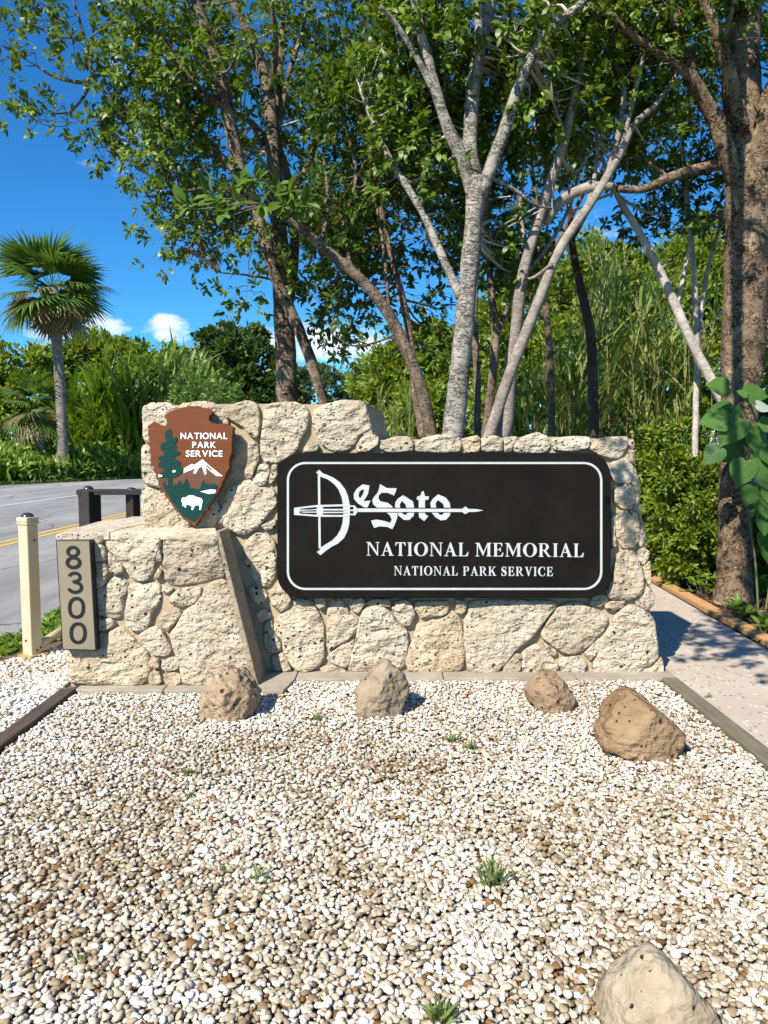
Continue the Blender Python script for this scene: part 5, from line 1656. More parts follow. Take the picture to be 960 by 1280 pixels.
tree('thick tan trunk at the right edge with flaking bark and climbing vine leaves', m_bark_tan,
     yy([(916, 757, 52), (917, 735, 44), (918, 690, 41), (920, 620, 40), (922, 560, 43), (927, 460, 48), (934, 330, 54), (938, 250, 57), (940, 195, 60)], 7.6),
     [yy([(930, 215, 44), (928, 150, 44), (926, 80, 42), (930, 10, 39), (936, -60, 32)], 7.6, 7.7), yy([(950, 215, 40), (966, 150, 42), (984, 90, 38), (1010, 10, 30)], 7.5, 7.2), yy([(922, 225, 24), (908, 190, 24), (895, 150, 20), (871, 109, 18), (856, 68, 16), (838, 0, 15), (830, -50, 11)], 7.55, 7.2),
      yy([(930, 160, 16), (922, 130, 17), (908, 78, 16), (892, 31, 15), (876, -10, 13), (860, -60, 9)], 7.4, 7.0), yy([(892, 145, 10), (866, 99, 12), (825, 68, 10), (793, 47, 9), (762, 16, 7), (735, -10, 5)], 7.4, 6.9), yy([(910, 120, 6), (906, 60, 6), (918, 0, 5)], 7.3, 7.0),
      yy([(928, 203, 13), (905, 205, 14), (870, 212, 13), (840, 221, 12), (805, 236, 10), (772, 236, 9)], 7.6, 7.4), yy([(835, 222, 5), (800, 190, 4), (790, 150, 3)], 7.5, 7.8)],
     [(850, 40, 80, 70, 7.5, .8, 44), (930, 60, 60, 100, 8.2, .6, 34), (800, 10, 80, 60, 7.3, .8, 36), (880, -60, 130, 60, 7.4, .9, 34), (840, 175, 50, 36, 8.1, .5, 13), (985, 180, 50, 120, 8.2, .7, 30), (905, 250, 30, 30, 8.3, .3, 8), (1010, 0, 90, 90, 7.4, .8, 24)],
     None, m_leaf_canopy, seed=14, name='thick_trunked_tree',
     bough=([(3.35, 7.5, 6.3, .10), (2.5, 6.2, 6.0, .08), (1.5, 4.7, 5.4, .055), (.85, 3.5, 4.6, .035), (.35, 2.6, 3.9, .015)],
            [(.30, 2.5, 3.8, .22, .42, .18, 12), (.62, 2.95, 4.1, .2, .3, .2, 6), (1.1, 3.9, 4.9, .4, .4, .3, 4), (2.2, 5.4, 5.9, .6, .6, .3, 4)]))
# a fresh shoot hanging in front of the left trunks
r_ = np.random.default_rng(77)
sp_root = at(332, 262, 7.0)
shoot = thing('leafy_shoot', 'bright fresh large leaved shoot hanging before the left trunks', 'leafy branch', tuple(sp_root))
bf = Buf()
SC, SD = [], []
hub = at(350, 262, 7.8)
for x, y in ((245, 262), (268, 248), (288, 270), (305, 240), (322, 232), (330, 262), (345, 240), (352, 258), (366, 268), (378, 262), (300, 262), (338, 228), (360, 246), (280, 258)):
    p = at(x, y, 7.0 + r_.uniform(-.15, .25))
    tube(bf, [hub, hub.lerp(p, .6) + Vector((0, 0, .04)), p], [.008, .006, .004], 5, 0, False)
    d = (p - hub).normalized() + Vector((0, -.4, .5))
    SC.append(p); SD.append(d.normalized())
bf.make('twigs', m_bark_grey, shoot, True)
P, Di, Nn, L, Wd = sprays(r_, np.array(SC), np.array(SD), 9, .17, T_OVAL, .10)
V, Fc = leaf_arrays(P, Di, Nn, L, Wd, T_OVAL)
obj_np('foliage', V, Fc, m_leaf_fresh, shoot, False, 'stuff')

# ------------------------------------------------------------------ shrubs, hedges and the far tree line
def bush(label, lobes, mat, leaf, seed, clumps, per, T=T_DIAM, name='shrub', cat='shrub', group=None, stem=True, stem_mat=None, aspect=.5, tight=.16, up=.5):
    """lobes: (px, py, rx_px, ry_px, Y, depth_m)"""
    r = np.random.default_rng(seed)
    base = at(lobes[0][0], lobes[0][1], lobes[0][4])
    t = thing(name, label, cat, (base.x, base.y, 0), group)
    Ps, Ds, Ns = [], [], []
    w = np.array([l[2] * l[3] * l[4] ** 2 for l in lobes], float)
    w /= w.sum()
    tops = []
    for l, f in zip(lobes, w):
        x, y, rx, ry, Y, dm = l
        c = np.array(at(x, y, Y))
        s = np.array([rx * Y / F_PX, dm, ry * Y / F_PX])
        n = max(6, int(clumps * f))
        u = unit(r, n)
        u[:, 1] = np.where(r.random(n) < .65, -np.abs(u[:, 1]), u[:, 1])
        rad = np.where(r.random((n, 1)) < .75, r.uniform(.82, 1.06, (n, 1)), r.uniform(.3, .85, (n, 1)))
        cc = c + u * rad * s
        cs = s.mean() * tight * r.uniform(.6, 1.5, (n, 1))
        q = unit(r, n * per).reshape(n, per, 3) * (r.random((n, per, 1)) ** .5)
        p = cc[:, None, :] + q * cs[:, None, :] * np.array([1.1, 1.1, .8])
        Ps.append(p.reshape(-1, 3))
        d = q + u[:, None, :] * .7 + r.normal(0, .5, (n, per, 3)) + np.array([0, 0, .1])
        Ds.append(d.reshape(-1, 3))
        nn = u[:, None, :] * .5 + np.array([0, -.15, up]) + r.normal(0, .5, (n, per, 3))
        Ns.append(nn.reshape(-1, 3))
        tops.append((c, s))
    P, D, N = np.concatenate(Ps), np.concatenate(Ds), np.concatenate(Ns)
    ok = P[:, 2] > -.02
    P, D, N = P[ok], D[ok], N[ok]
    L = leaf * r.uniform(.6, 1.3, len(P))
    V, Fc = leaf_arrays(P, D, N, L, L * aspect, T)
    obj_np('foliage', V, Fc, mat, t, False, 'stuff')
    if stem:
        bf = Buf()
        for c, s in tops:
            for k in range(4):
                e = Vector(c) + Vector((r.uniform(-.6, .6) * s[0], r.uniform(-.5, .5) * s[1], r.uniform(.1, .6) * s[2]))
                b0 = Vector((base.x + (e.x - base.x) * .25, base.y + (e.y - base.y) * .25, -.05))
                rr = max(.012, s.mean() * .03)
                tube(bf, [b0, b0.lerp(e, .5) + Vector((r.normal(0, .06) * s[0], 0, 0)), e], [rr, rr * .7, rr * .35], 6, .1, False)
        bf.make('stems', stem_mat or m_bark_brown, t, True, 'stuff')
    return t
# left, across the road
LG = 'leafy trees along the far side of the road'
bush('dense dark green trees at the far left edge behind the palm', [(20, 500, 60, 65, 55, 3), (-40, 480, 60, 70, 56, 3), (5, 545, 60, 40, 54, 2)], m_leaf_shrub, .52, 201, 230, 42, name='roadside_tree', cat='tree', group=LG)
bush('rounded green tree directly behind the palm trunk', [(70, 485, 50, 48, 58, 3), (105, 470, 45, 48, 59, 3), (90, 530, 60, 40, 56, 2)], m_leaf_shrub, .52, 202, 230, 42, name='roadside_tree', cat='tree', group=LG)
bush('lighter green bushy tree between the palm and the arrowhead', [(150, 470, 42, 40, 58, 3), (125, 450, 34, 34, 60, 3), (165, 515, 55, 45, 56, 2)], m_leaf_shrub, .52, 203, 210, 42, name='roadside_tree', cat='tree', group=LG)
bush('yellowish green bushy tree above the arrowhead sign', [(215, 490, 45, 48, 56, 3), (195, 460, 34, 30, 58, 3), (250, 510, 45, 40, 54, 2)], m_leaf_weed, .52, 204, 200, 42, name='roadside_tree', cat='tree', group=LG)
bush('tall dark green crown standing clear of the tree line above the wall', [(300, 455, 46, 42, 61, 4), (280, 432, 28, 24, 61, 3), (325, 480, 40, 40, 60, 3), (290, 500, 60, 40, 59, 3)], m_leaf_oak, .5, 205, 300, 44, name='roadside_tree', cat='tree', group=LG)
bush('pale hazy distant tree between the two left trunks', [(400, 500, 50, 38, 78, 4), (430, 490, 26, 24, 80, 4), (380, 510, 40, 46, 74, 4)], m_leaf_far, .6, 206, 170, 40, name='distant_tree', cat='tree')
bush('feathery yellow green bush peeping over the wall above the arrowhead', [(262, 500, 40, 22, 36, 1.4), (240, 495, 22, 28, 36, 1)], m_leaf_fresh, .3, 207, 90, 34, T_LANCE, 'feathery_shrub', aspect=.22)
# behind the middle of the wall
bush('mid green tree sloping down to the left behind the leaning stems', [(500, 480, 52, 45, 26, 2), (540, 450, 45, 40, 26, 2), (475, 500, 34, 34, 25, 1.5), (530, 520, 60, 40, 24, 2)], m_leaf_shrub, .24, 211, 300, 44, name='background_tree', cat='tree')
bush('bright bushy growth right behind the whitish trunk', [(640, 430, 60, 70, 18, 1.5), (600, 450, 50, 60, 19, 1.5), (660, 510, 70, 50, 16, 1.2), (690, 370, 46, 44, 19, 1.4)], m_leaf_hedge, .15, 212, 420, 46, T_DIAM, 'background_shrub')
bush('high dense green thicket behind the reeds', [(740, 370, 55, 62, 19, 1.6), (790, 400, 60, 70, 18, 1.6), (720, 460, 70, 70, 17, 1.5), (800, 490, 80, 60, 16, 1.4)], m_leaf_shrub, .16, 213, 460, 46, name='background_shrub')
bush('tallest leafy thicket, rising between the white stem and the big right trunk', [(845, 370, 58, 62, 19, 1.6), (880, 320, 50, 44, 20, 1.6), (890, 420, 60, 70, 18, 1.5), (850, 490, 60, 60, 16, 1.4), (930, 360, 60, 80, 18, 1.6)], m_leaf_hedge, .16, 214, 480, 46, name='background_shrub')
bush('pale green distant crown showing under the canopy gap', [(800, 350, 50, 24, 34, 3), (760, 345, 30, 20, 34, 3), (730, 372, 40, 30, 34, 3)], m_leaf_far, .32, 215, 170, 40, name='distant_tree', cat='tree')
bush('dense thicket beyond the right frame edge behind the vine', [(1000, 450, 60, 120, 12, 1.2), (985, 620, 50, 110, 9.6, .8)], m_leaf_shrub, .13, 216, 300, 46, name='background_shrub')
bush('broad green shrub out on the mulch bed right of the vine', [(1130, 600, 70, 90, 9.5, .9), (1200, 640, 70, 70, 9, .9)], m_leaf_shrub, .14, 217, 150, 40, name='background_shrub')
bush('loose light green shrub farthest right on the mulch bed', [(1330, 610, 90, 100, 10, 1.0)], m_leaf_hedge, .14, 218, 110, 40, name='background_shrub')
# far wood that closes the view at eye level
fw = np.random.default_rng(300)
n = 110
ang = fw.uniform(-1.0, 1.0, n)
dist = fw.uniform(95, 150, n)
Ps = []
for a, d_ in zip(ang, dist):
    c = np.array([math.sin(a) * d_, math.cos(a) * d_, fw.uniform(1, 5)])
    q = unit(fw, 120) * np.array([5, 4, 4])
    Ps.append(c + q)
P = np.concatenate(Ps)
P = P[P[:, 2] > 0]
D = unit(fw, len(P))
N = unit(fw, len(P)) + np.array([0, -.3, .7])
V, Fc = leaf_arrays(P, D, N, fw.uniform(.7, 1.4, len(P)), fw.uniform(.5, .9, len(P)), T_DIAM)
tag(obj_np('far_wood', V, Fc, m_leaf_far), 'far low belt of woodland along the horizon', 'woodland', None, 'stuff')

# clipped hedge right of the wall
bush('leafy yellow green hedge between the wall end and the big right trunk', [(850, 625, 52, 62, 8.7, .45), (835, 590, 40, 36, 8.9, .4), (870, 680, 44, 45, 8.5, .4), (815, 655, 34, 70, 9.2, .4), (870, 590, 36, 34, 8.9, .35), (840, 700, 30, 30, 8.6, .3), (790, 640, 40, 80, 9.6, .4)],
     m_leaf_hedge, .074, 220, 330, 42, T_OVAL, 'hedge', 'hedge', aspect=.45, tight=.21)
bush('loose yellow green sprigs and stalks sticking up over the hedge', [(830, 555, 40, 28, 9.0, .35), (862, 540, 30, 24, 9.0, .3), (800, 575, 24, 26, 9.2, .3)], m_leaf_hedge, .08, 222, 40, 30, T_OVAL, 'sprig_bush', 'shrub', aspect=.4, tight=.4)
bush('darker leafy undergrowth in the shade behind the big right trunk', [(945, 660, 40, 90, 8.8, .5), (900, 640, 30, 80, 9.3, .5), (960, 560, 40, 60, 9.2, .5)], m_leaf_shrub, .10, 221, 260, 32, T_OVAL, 'undergrowth', 'shrub', tight=.28)

# ------------------------------------------------------------------ reeds
def reed_clump(label, stems, leafL, mat, seed, group='tall reed clumps', h_px=None, drystem=.4, name='reed_clump', wid=.028, nl=(7, 12), stalks=True):
    """stems: (px of foot, Y, px,py of tip)"""
    r = np.random.default_rng(seed)
    p0 = on_z(stems[0][0], 900, 0)
    b0 = at(stems[0][0], 640, stems[0][1])
    t = thing(name, label, 'reeds', (b0.x, b0.y, 0), group)
    sb = Buf()
    V, Fc = [], []
    for (fx, Y, tx, ty) in stems:
        tip = at(tx, ty, Y)
        foot = at(fx, 640, Y)
        foot.z = -.03
        H = tip.z
        mid = foot.lerp(tip, .55) + Vector((r.normal(0, .04) * H, r.normal(0, .05) * H, 0))
        c3 = catmull([foot, mid, tip], 4)
        rr = .0035 * H + .004
        tube(sb, [q for q in c3], [rr * (1 - .7 * i / (len(c3) - 1)) for i in range(len(c3))], 5, 0, False)
        for k in range(r.integers(*nl)):
            f = r.uniform(.25, 1.0)
            i = f * (len(c3) - 1)
            i0 = min(int(i), len(c3) - 2)
            p = c3[i0] * (1 - (i - i0)) + c3[i0 + 1] * (i - i0)
            az = r.uniform(0, 6.28)
            el = r.uniform(.75, 1.35)
            d = np.array([math.cos(az) * math.cos(el), math.sin(az) * math.cos(el), math.sin(el)])
            L = leafL * r.uniform(.6, 1.25)
            droop = r.uniform(.7, 2.1)
            side = np.cross(d, [0, 0, 1.0])
            side /= np.linalg.norm(side) + 1e-9
            side = side * math.cos(.5) + np.cross(side, d) * r.uniform(-.6, .6)
            q = np.array(p, float)
            ns = 6
            base = len(V)
            wd = wid * r.uniform(.7, 1.3) * (leafL / .8) ** .5
            for s in range(ns + 1):
                u = s / ns
                wv = wd * (0.55 + .45 * math.sin(math.pi * min(1, u * 1.3))) * (1 - u ** 2.2) * .5
                if s == ns:
                    V.append(tuple(q))
                else:
                    V.append(tuple(q - side * wv))
                    V.append(tuple(q + side * wv))
                dd = d + np.array([0, 0, -droop * u * u])
                q = q + dd / np.linalg.norm(dd) * L / ns
            for s in range(ns - 1):
                a = base + 2 * s
                Fc.append((a, a + 1, a + 3))
                Fc.append((a, a + 3, a + 2))
            a = base + 2 * (ns - 1)
            Fc.append((a, a + 1, a + 2))
    obj_np('blades', V, Fc, mat, t, False, 'stuff')
    if stalks:
        sb.make('stalks', m_cane_dry, t, True, 'stuff')
    return t
def fan(n, x0, x1, Y, y0, y1, r, sp=12):
    return [(x, Y + r.uniform(-.5, .5), x + r.normal(0, sp), r.uniform(y0, y1)) for x in np.linspace(x0, x1, n) + r.normal(0, 5, n)]
rr_ = np.random.default_rng(41)
reed_clump('tall pale green reeds standing left of the white leaning stem', fan(26, 748, 806, 12.6, 345, 430, rr_), 1.05, m_cane, 51, wid=.046, nl=(11, 16))
reed_clump('reeds with dry tan stalks beside the thin pale straight stem', fan(24, 808, 866, 12.4, 370, 450, rr_), .95, m_cane, 52, wid=.046, nl=(9, 14))
reed_clump('lower arching reeds behind the right top of the sign', fan(24, 690, 750, 12.2, 430, 500, rr_), 1.0, m_cane, 53, wid=.044, nl=(10, 15))
reed_clump('dark low reeds behind the crossing stems', fan(16, 630, 690, 12.6, 450, 520, rr_), 1.0, m_cane, 54, wid=.04)
reed_clump('highest reeds with feathery tops at the back beside the dark trunk', fan(14, 735, 775, 13.6, 290, 380, rr_), 1.0, m_cane, 55)
reed_clump('grassy reeds left of the leaning pair of stems, above the step in the wall', fan(18, 470, 525, 19.0, 490, 530, rr_), .9, m_cane, 56)
LGR = 'tall grass clumps across the road'
reed_clump('tall grass right of the palm trunk', fan(32, 82, 135, 46.5, 480, 550, rr_, 8), 2.6, m_leaf_weed, 57, LGR, wid=.15, nl=(10, 16), name='tall_grass')
reed_clump('tall grass between the palm and the arrowhead sign', fan(34, 122, 180, 46.5, 465, 540, rr_, 8), 2.7, m_leaf_weed, 58, LGR, wid=.15, nl=(10, 16), name='tall_grass')
reed_clump('spiky plumed grass rising over the arrowhead sign', fan(24, 185, 250, 47.5, 445, 500, rr_, 8), 2.6, m_cane, 59, LGR, wid=.14, nl=(9, 14), name='tall_grass')
reed_clump('plumed cane tops behind the tall grass right of the palm', fan(12, 120, 165, 47.5, 455, 500, rr_, 6), 2.4, m_cane, 60, LGR, wid=.14, nl=(9, 14), name='tall_grass')

# leafy weeds along the far verge
rv = np.random.default_rng(61)
n = 560
yv = rv.uniform(33, 50, n)
xe = np.interp(yv, [33, 35, 44, 60], [-18.9, -18.4, -14.6, -8.7])
off = np.abs(rv.normal(0, 1.9, n)) + .7
C = np.stack([xe - off, yv + off * .3, np.zeros(n)], 1)
hgt = np.clip(.6 + off * .42, .6, 1.7) * rv.uniform(.7, 1.25, n)
k = 26
q = rv.random((n, k, 1))
P = C[:, None, :] + np.concatenate([rv.normal(0, .4, (n, k, 2)), q * hgt[:, None, None]], 2)
D = rv.normal(0, .7, (n, k, 3)) + np.array([0, -.1, .75])
N = rv.normal(0, .5, (n, k, 3)) + np.array([0, -.4, .6])
L = rv.uniform(.28, .6, n * k)
V, Fc = leaf_arrays(P.reshape(-1, 3), D.reshape(-1, 3), N.reshape(-1, 3), L, L * .28, T_LANCE)
tag(obj_np('verge_weeds', V, Fc, m_leaf_weed), 'bright green leafy weeds growing along the far road verge', 'weeds', None, 'stuff')
# short grass in front of them and on the near strip
n = 9000
yv = rv.uniform(31, 47, n)
xe = np.interp(yv, [31, 35, 44, 60], [-19.9, -18.2, -14.4, -8.5])
P = np.stack([xe - rv.uniform(0, 1.6, n), yv, np.full(n, -.01)], 1)
D = rv.normal(0, .4, (n, 3)) + np.array([0, 0, 1])
L = rv.uniform(.10, .22, n)
V, Fc = leaf_arrays(P, D, rv.normal(0, 1, (n, 3)), L, L * .3, T_DIAM)
tag(obj_np('verge_turf', V, Fc, m_leaf_fresh), 'mown strip of short grass edging the far side of the road', 'grass', None, 'stuff')
n = 2600
P = np.stack([rv.uniform(-3.2, -2.3, n), rv.uniform(5.5, 8.6, n), np.zeros(n)], 1)
P = P[(P[:, 0] < -3.05 + (P[:, 1] - 5.2) * .42) & (P[:, 0] > -3.12 + .05 * np.sin(P[:, 1] * 7))]
n = len(P)
D = rv.normal(0, .8, (n, 3)) + np.array([0, 0, .8])
L = rv.uniform(.04, .10, n)
V, Fc = leaf_arrays(P, D, rv.normal(0, .5, (n, 3)) + np.array([0, -.3, .8]), L, L * .45, T_LANCE)
tag(obj_np('roadside_weeds', V, Fc, m_leaf_weed), 'low weeds growing between the road edge and the white gravel', 'weeds', None, 'stuff')

# ------------------------------------------------------------------ palm
def fan_frond(name, me_cache, key, nseg, L, droop, spreadA, mat):
    if key in me_cache:
        return me_cache[key]
    r = np.random.default_rng(key)
    V, Fc = [], []
    # petiole along +X, blade beyond
    pl = L * .55
    V += [(0, -.025, 0), (0, .025, 0), (pl, .018, .02), (pl, -.018, .02)]
    Fc += [(0, 1, 2), (0, 2, 3)]
    for i in range(nseg):
        a = -spreadA + 2 * spreadA * i / (nseg - 1) + r.normal(0, .02)
        ln = L * (.62 + .38 * math.cos(a * .62)) * r.uniform(.9, 1.05)
        d = np.array([math.cos(a), math.sin(a), 0])
        s = np.array([-math.sin(a), math.cos(a), 0])
        o = np.array([pl, 0, .02])
        w = L * .032
        fold = .18 * L * (1 - math.cos(a)) * .5
        p = [o, o + d * ln * .35 + [0, 0, fold * .4 - droop * L * .04], o + d * ln * .7 + [0, 0, fold * .5 - droop * L * .17], o + d * ln + [0, 0, fold * .3 - droop * L * (.42 + r.uniform(-.08, .12))]]
        b = len(V)
        V += [tuple(p[0] - s * w * .4), tuple(p[0] + s * w * .4), tuple(p[1] - s * w * 1.15), tuple(p[1] + s * w * 1.15), tuple(p[2] - s * w * .8), tuple(p[2] + s * w * .8), tuple(p[3])]
        Fc += [(b, b + 2, b + 3), (b, b + 3, b + 1), (b + 2, b + 4, b + 5), (b + 2, b + 5, b + 3), (b + 4, b + 6, b + 5)]
    me = bpy.data.meshes.new(name)
    me.from_pydata(V, [], Fc)
    me.materials.append(mat)
    me_cache[key] = me
    return me
def palm(label, foot_px, top_px, Y, wpx, crown_px, n_green, n_old, n_dead, L, seed, name='palm_tree', shag=False):
    r = random.Random(seed)
    b0 = at(foot_px[0], foot_px[1], Y)
    top = at(top_px[0], top_px[1], Y)
    b0.z = -.1
    t = thing(name, label, 'palm', (b0.x, b0.y, 0))
    n = 26
    pts, rad = [], []
    w = wpx * .5 * Y / F_PX
    for i in range(n + 1):
        u = i / n
        p = b0.lerp(top, u) + Vector((.12 * math.sin(u * 3.1), 0, 0))
        pts.append(p)
        rad.append(w * (1.25 - .35 * min(1, u * 5) * .7 - .1 * u) * (1 + .03 * (i % 2)))
    bf = Buf()
    tube(bf, pts, rad, 12, .05)
    bf.make('trunk', m_palm_bark, t, True)
    cache = {}
    off = top - Vector((b0.x, b0.y, 0))
    def put(n, e0, e1, mats, drp, kb, scale):
        for i in range(n):
            az = i * 2.39996 + r.uniform(-.25, .25)
            el = e0 + (e1 - e0) * (i + .5) / n + r.uniform(-.22, .22)
            k = kb + i % 3
            me = fan_frond('frond', cache, k, 24, L, drp, 1.35, mats)
            o = bpy.data.objects.new('frond', me)
            COL.objects.link(o)
            o.parent = t
            o.location = off + Vector((0, 0, .25 if el > 0 else -.05))
            o.rotation_euler = Matrix.Rotation(az, 3, 'Z').to_euler()
            o.rotation_euler = (Matrix.Rotation(az, 3, 'Z') @ Matrix.Rotation(-el, 3, 'Y') @ Matrix.Rotation(r.uniform(-.5, .5), 3, 'X')).to_euler()
            o.scale = [scale * r.uniform(.85, 1.1)] * 3
    put(n_green, 1.3, -.5, m_palm_leaf, .6, 10, 1.0)
    put(n_old, .1, -.95, m_palm_old, .8, 30, .92)
    put(n_dead, -.85, -1.4, m_palm_dead, .8, 50, .72)
    return t
palm('tall fan palm with a round crown and brown dead skirt across the road', (79, 590), (65, 366), 40.0, 12.5, 60, 34, 9, 16, 2.2, 5)
palm('short shaggy half dead fan palm left of the tall palm trunk', (48, 600), (46, 512), 40.5, 11, 40, 14, 8, 9, 1.5, 9, 'young_palm')

# ------------------------------------------------------------------ vine with big heart leaves on the right trunk
def heart_mesh(seed):
    r = np.random.default_rng(seed)
    half = [(0, 0), (-.09, .12), (-.08, .30), (.06, .45), (.26, .49), (.48, .42), (.68, .29), (.86, .12), (1.0, 0)]
    V, Fc, vein = [], [], []
    mids = [(0, 0), (.02, 0), (.08, 0), (.18, 0), (.32, 0), (.5, 0), (.68, 0), (.86, 0), (1, 0)]
    def zc(x, y): return -.10 * x * x - .32 * y * y + .05 * math.sin(9 * x + 3 * abs(y)) * abs(y) + .10 * abs(y)
    for (mx_, _) in mids:
        V.append((mx_, 0, zc(mx_, 0))); vein.append(1)
    for s in (-1, 1):
        b0 = len(V)
        for (hx, hy), (mx_, _) in zip(half, mids):
            for f in (.5, 1.0):
                x, y = mx_ + (hx - mx_) * f, hy * f * s
                V.append((x, y, zc(x, y) + r.normal(0, .006)))
                vein.append(.25 if f < 1 else 0)
        for i in range(8):
            a, b2 = i, i + 1
            p, q = b0 + 2 * i, b0 + 2 * (i + 1)
            for f in ((a, p, q, b2), (p, p + 1, q + 1, q)):
                Fc.append(f if s > 0 else f[::-1])
    me = bpy.data.meshes.new('leaf')
    me.from_pydata(V, [], Fc)
    a = me.attributes.new('vein', 'FLOAT', 'POINT')
    a.data.foreach_set('value', np.array(vein, dtype=np.float32))
    me.polygons.foreach_set('use_smooth', [True] * len(me.polygons))
    return me
hearts = [heart_mesh(s) for s in range(4)]
for h_ in hearts: h_.materials.append(m_vine)
pale_h = heart_mesh(9); pale_h.materials.append(m_vine_pale)
vroot = at(935, 755, 7.15)
vine = thing('climbing_vine', 'climbing vine with big heart shaped green leaves on the right trunk', 'vine', (vroot.x, vroot.y, 0))
# (zoom x, zoom y, size_px, tip direction degrees (0 right, 90 down), pale)
VL = [(150, 125, 122, 185, 0), (262, 158, 60, 200, 0), (330, 165, 118, 10, 0), (160, 232, 108, 175, 0), (130, 290, 150, 172, 0), (208, 345, 165, 125, 0), (345, 395, 170, 75, 0), (118, 462, 110, 130, 0), (210, 455, 110, 100, 0),
      (262, 550, 140, 105, 0), (300, 660, 105, 110, 0), (362, 525, 115, 70, 0), (288, 385, 85, 60, 0), (372, 715, 105, 80, 0), (375, 800, 105, 95, 0), (345, 630, 80, 60, 0), (370, 228, 85, 20, 1), (375, 880, 110, 100, 0),
      (320, 735, 60, 120, 0), (385, 590, 100, 60, 0), (400, 320, 110, 30, 0), (410, 470, 120, 60, 0), (405, 660, 110, 80, 0), (330, 480, 60, 90, 0), (355, 455, 70, 40, 0), (395, 940, 100, 90, 0), (240, 250, 60, 80, 0)]
rvine = random.Random(4)
stemB = Buf()
sp = [at(x, y, 7.28) for x, y in ((948, 770), (944, 700), (935, 640), (930, 590), (938, 545), (925, 510), (915, 480), (925, 455))]
tube(stemB, [Vector(q) for q in catmull(sp, 4)], [.011] * (7 * 4 + 1), 6)
sp2 = [at(x, y, 7.2) for x, y in ((956, 770), (965, 700), (962, 640), (958, 590), (950, 540), (935, 500))]
tube(stemB, [Vector(q) for q in catmull(sp2, 4)], [.009] * (5 * 4 + 1), 6)
stempts = catmull(sp, 4) + catmull(sp2, 4)
for i, (zx, zy, sz, ang_, pale) in enumerate(VL):
    px_, py_ = 860 + zx / 3.88, 450 + zy / 3.88
    Yv = 7.0 + rvine.uniform(-.12, .12) + (.08 if i in (3, 8, 12) else 0)
    c = at(px_, py_, Yv)
    L = sz / 3.88 * Yv / F_PX * .98
    a = R(ang_)
    d = Vector((math.cos(a), rvine.uniform(-.25, .1), -math.sin(a))).normalized()
    nrm_ = Vector((rvine.uniform(-.35, .35), -1, rvine.uniform(.25, .9)))
    s = nrm_.cross(d).normalized()
    n2 = d.cross(s).normalized()
    me = pale_h if pale else hearts[i % 4]
    o = bpy.data.objects.new('leaf', me)
    mw = Matrix((( d.x, s.x, n2.x), (d.y, s.y, n2.y), (d.z, s.z, n2.z))).to_4x4()
    start = c - d * L * .45
    o.matrix_world = Matrix.Translation(start - vine.location) @ mw @ Matrix.Diagonal((L, L * rvine.uniform(.88, 1.02), L, 1))
    COL.objects.link(o)
    o.parent = vine
    j = int(np.argmin([(Vector(q) - start).length for q in stempts]))
    tube(stemB, [Vector(stempts[j]), Vector(stempts[j]).lerp(start, .5) + Vector((0, -.03, .02)), start], [.005, .004, .003], 4, 0, False)
    if pale:
        o['label'] = 'silvery pale vine leaf'
stemB.make('stem', m_vine_stem, vine, True)

# ------------------------------------------------------------------ small plants
def weed(label, px, py, h_px, n, seed, mat, group='small weeds sprouting from the gravel', T=T_LANCE, lean=.7, asp=.2, name='weed_tuft', dx=0, wide=.5):
    r = np.random.default_rng(seed)
    b0 = on_z(px, py, .012)
    Y = b0.y
    H = h_px * Y / F_PX * .88
    P = np.array(b0) + r.normal(0, H * wide * .45, (n, 3)) * np.array([1, .8, 0]) + np.array([0, 0, .0])
    P[:, 2] = r.uniform(0, H * .35, n) + .004
    D = r.normal(0, lean, (n, 3)) + np.array([dx, 0, .9])
    D[:, 2] = np.abs(D[:, 2])
    L = H * r.uniform(.5, 1.05, n)
    V, Fc = leaf_arrays(P, D, r.normal(0, .5, (n, 3)) + np.array([0, -.5, .6]), L, L * asp, T)
    off = np.array([b0.x, b0.y, 0])
    o = obj_np(name, V - off, Fc, mat)
    o.location = (b0.x, b0.y, 0)
    return tag(o, label, 'weed', group)
m_weedg = leaf_mat('gravel_weed', [(.08, .13, .03), (.14, .20, .05), (.24, .27, .12)])
weed('small weed just left of the pale grey pointed rock', 397, 900, 13, 26, 1, m_weedg, dx=.3)
weed('left of the two weeds growing together in mid gravel below the sign', 566, 926, 15, 34, 2, m_weedg)
weed('right of the two weeds growing together in mid gravel below the sign', 588, 937, 15, 34, 3, m_weedg)
weed('faint sprig right of the paired weeds in mid gravel', 620, 925, 8, 10, 4, m_weedg)
weed('upright weed in the left gravel below the pinkish rock', 237, 968, 14, 28, 5, m_weedg)
weed('tiny brownish sprig directly under the upright left weed', 240, 996, 13, 16, 6, m_weedg)
weed('little weed left of the spiky one in the lower left gravel', 281, 1089, 13, 22, 7, m_weedg)
weed('spiky grass tuft in the lower left gravel', 324, 1100, 22, 34, 8, m_weedg, asp=.12)
weed('largest grass tuft, long bladed, in the lower middle gravel', 614, 1106, 40, 52, 9, m_weedg, asp=.11, lean=.45, wide=.4)
weed('pale tipped weed at the bottom edge of the gravel', 550, 1275, 36, 48, 10, m_weedg, asp=.16, lean=.5, wide=.45)
weed('sparse sprig at the far left of the gravel', 110, 1026, 10, 12, 11, m_weedg)
weed('thin sprig near the lower left corner', 100, 1200, 14, 14, 12, m_weedg)
weed('weed at the corner where the footing meets the right timber', 848, 857, 8, 14, 13, m_weedg)
weed('weed at the joint of the walkway behind the right timber', 886, 872, 9, 18, 14, m_weedg)
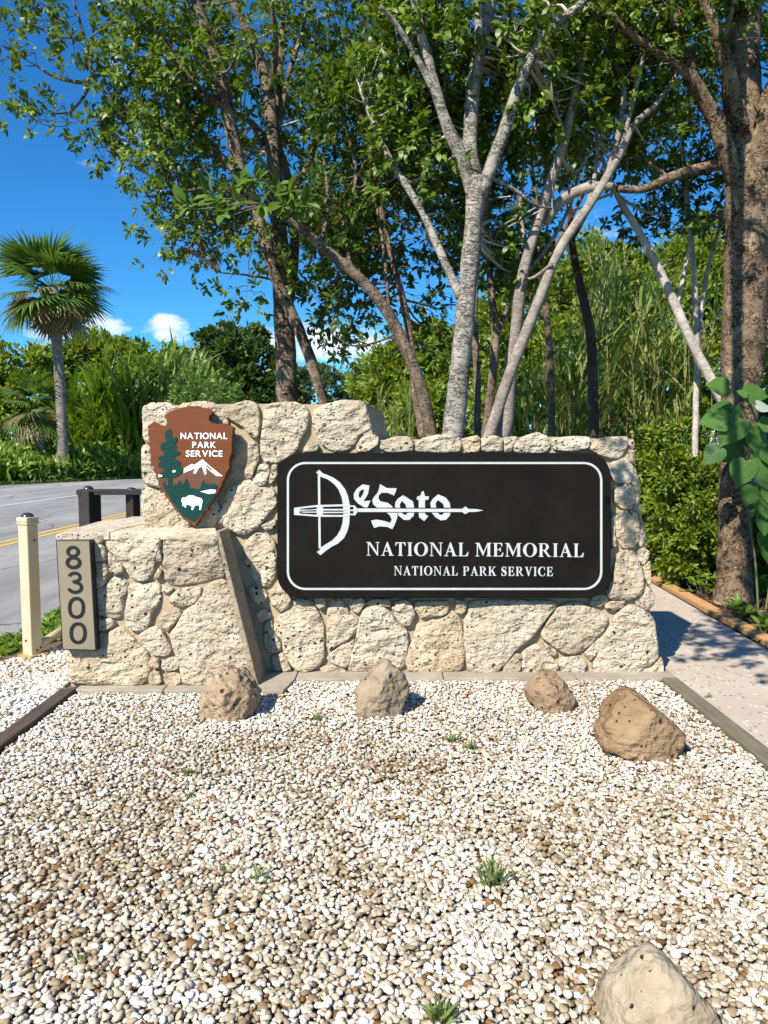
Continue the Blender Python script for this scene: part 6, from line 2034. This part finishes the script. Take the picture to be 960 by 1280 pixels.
def low_plant(label, px, py, s_px, n, seed, Y=None):
    r = np.random.default_rng(seed)
    b0 = on_z(px, py, 0)
    Sz = s_px * b0.y / F_PX
    t = thing('low_plant', label, 'plant', (b0.x, b0.y, 0), 'low leafy plants under the right trunk')
    m = n
    C = np.array(b0) + np.concatenate([r.normal(0, Sz * .5, (m, 2)), r.uniform(.02, Sz * .8, (m, 1))], 1)
    dd = unit(r, m) * .4 + np.array([0, -.2, 1])
    dd /= np.linalg.norm(dd, axis=1, keepdims=True)
    P, Di, Nn, L, Wd = sprays(r, C, dd, 6, .10, T_OVAL, .03)
    V, Fc = leaf_arrays(P, Di, Nn, L, Wd * 1.1, T_OVAL)
    obj_np('foliage', V, Fc, m_leaf_weed, t, False, 'stuff')
    bf = Buf()
    for c in C:
        tube(bf, [Vector((b0.x + (c[0] - b0.x) * .5, b0.y + (c[1] - b0.y) * .5, -.01)), Vector(c)], [.004, .003], 4, 0, False)
    bf.make('stems', m_vine_stem, t, False, 'stuff')
low_plant('low plant right in front of the big trunk foot', 922, 772, 18, 9, 1)
low_plant('low plant at the right frame edge beside the orange edging', 955, 790, 16, 8, 2)
low_plant('low plant left of the big trunk foot, under the hedge', 880, 742, 26, 14, 3)
low_plant('low plant under the hedge nearest the wall end', 845, 722, 28, 16, 4)
low_plant('low shaded plant behind the right side of the big trunk', 950, 745, 30, 14, 5)
# leaf litter on the planting bed
n = 1500
P = np.stack([rv.uniform(3.0, 5.2, n), rv.uniform(5.6, 10.5, n), rv.uniform(-.005, .02, n)], 1)
P = P[P[:, 0] > 3.08 + (P[:, 1] - 5.6) * .06]
n = len(P)
D = rv.normal(0, 1, (n, 3)) * np.array([1, 1, .25])
L = rv.uniform(.03, .10, n)
V, Fc = leaf_arrays(P, D, rv.normal(0, .35, (n, 3)) + np.array([0, 0, 1]), L, L * .4, T_OVAL)
tag(obj_np('leaf_litter', V, Fc, m_palm_dead), 'dry brown leaf litter on the bed under the right trunk', 'leaf litter', None, 'stuff')

# dry bits of leaf and twig caught among the pebbles
n = 420
P = np.stack([rv.uniform(-1.9, 1.85, n), rv.uniform(1.9, 4.88, n), rv.uniform(.012, .024, n)], 1)
P[:150, 1] = 4.88 - np.abs(rv.normal(0, .10, 150))
D = rv.normal(0, 1, (n, 3)) * np.array([1, 1, .2])
L = rv.uniform(.015, .045, n)
V, Fc = leaf_arrays(P, D, rv.normal(0, .35, (n, 3)) + np.array([0, 0, 1]), L, L * rv.uniform(.12, .45, n), T_DIAM)
tag(obj_np('leaf_debris', V, Fc, m_palm_dead), 'dry leaf fragments scattered among the white pebbles', 'leaf litter', None, 'stuff')
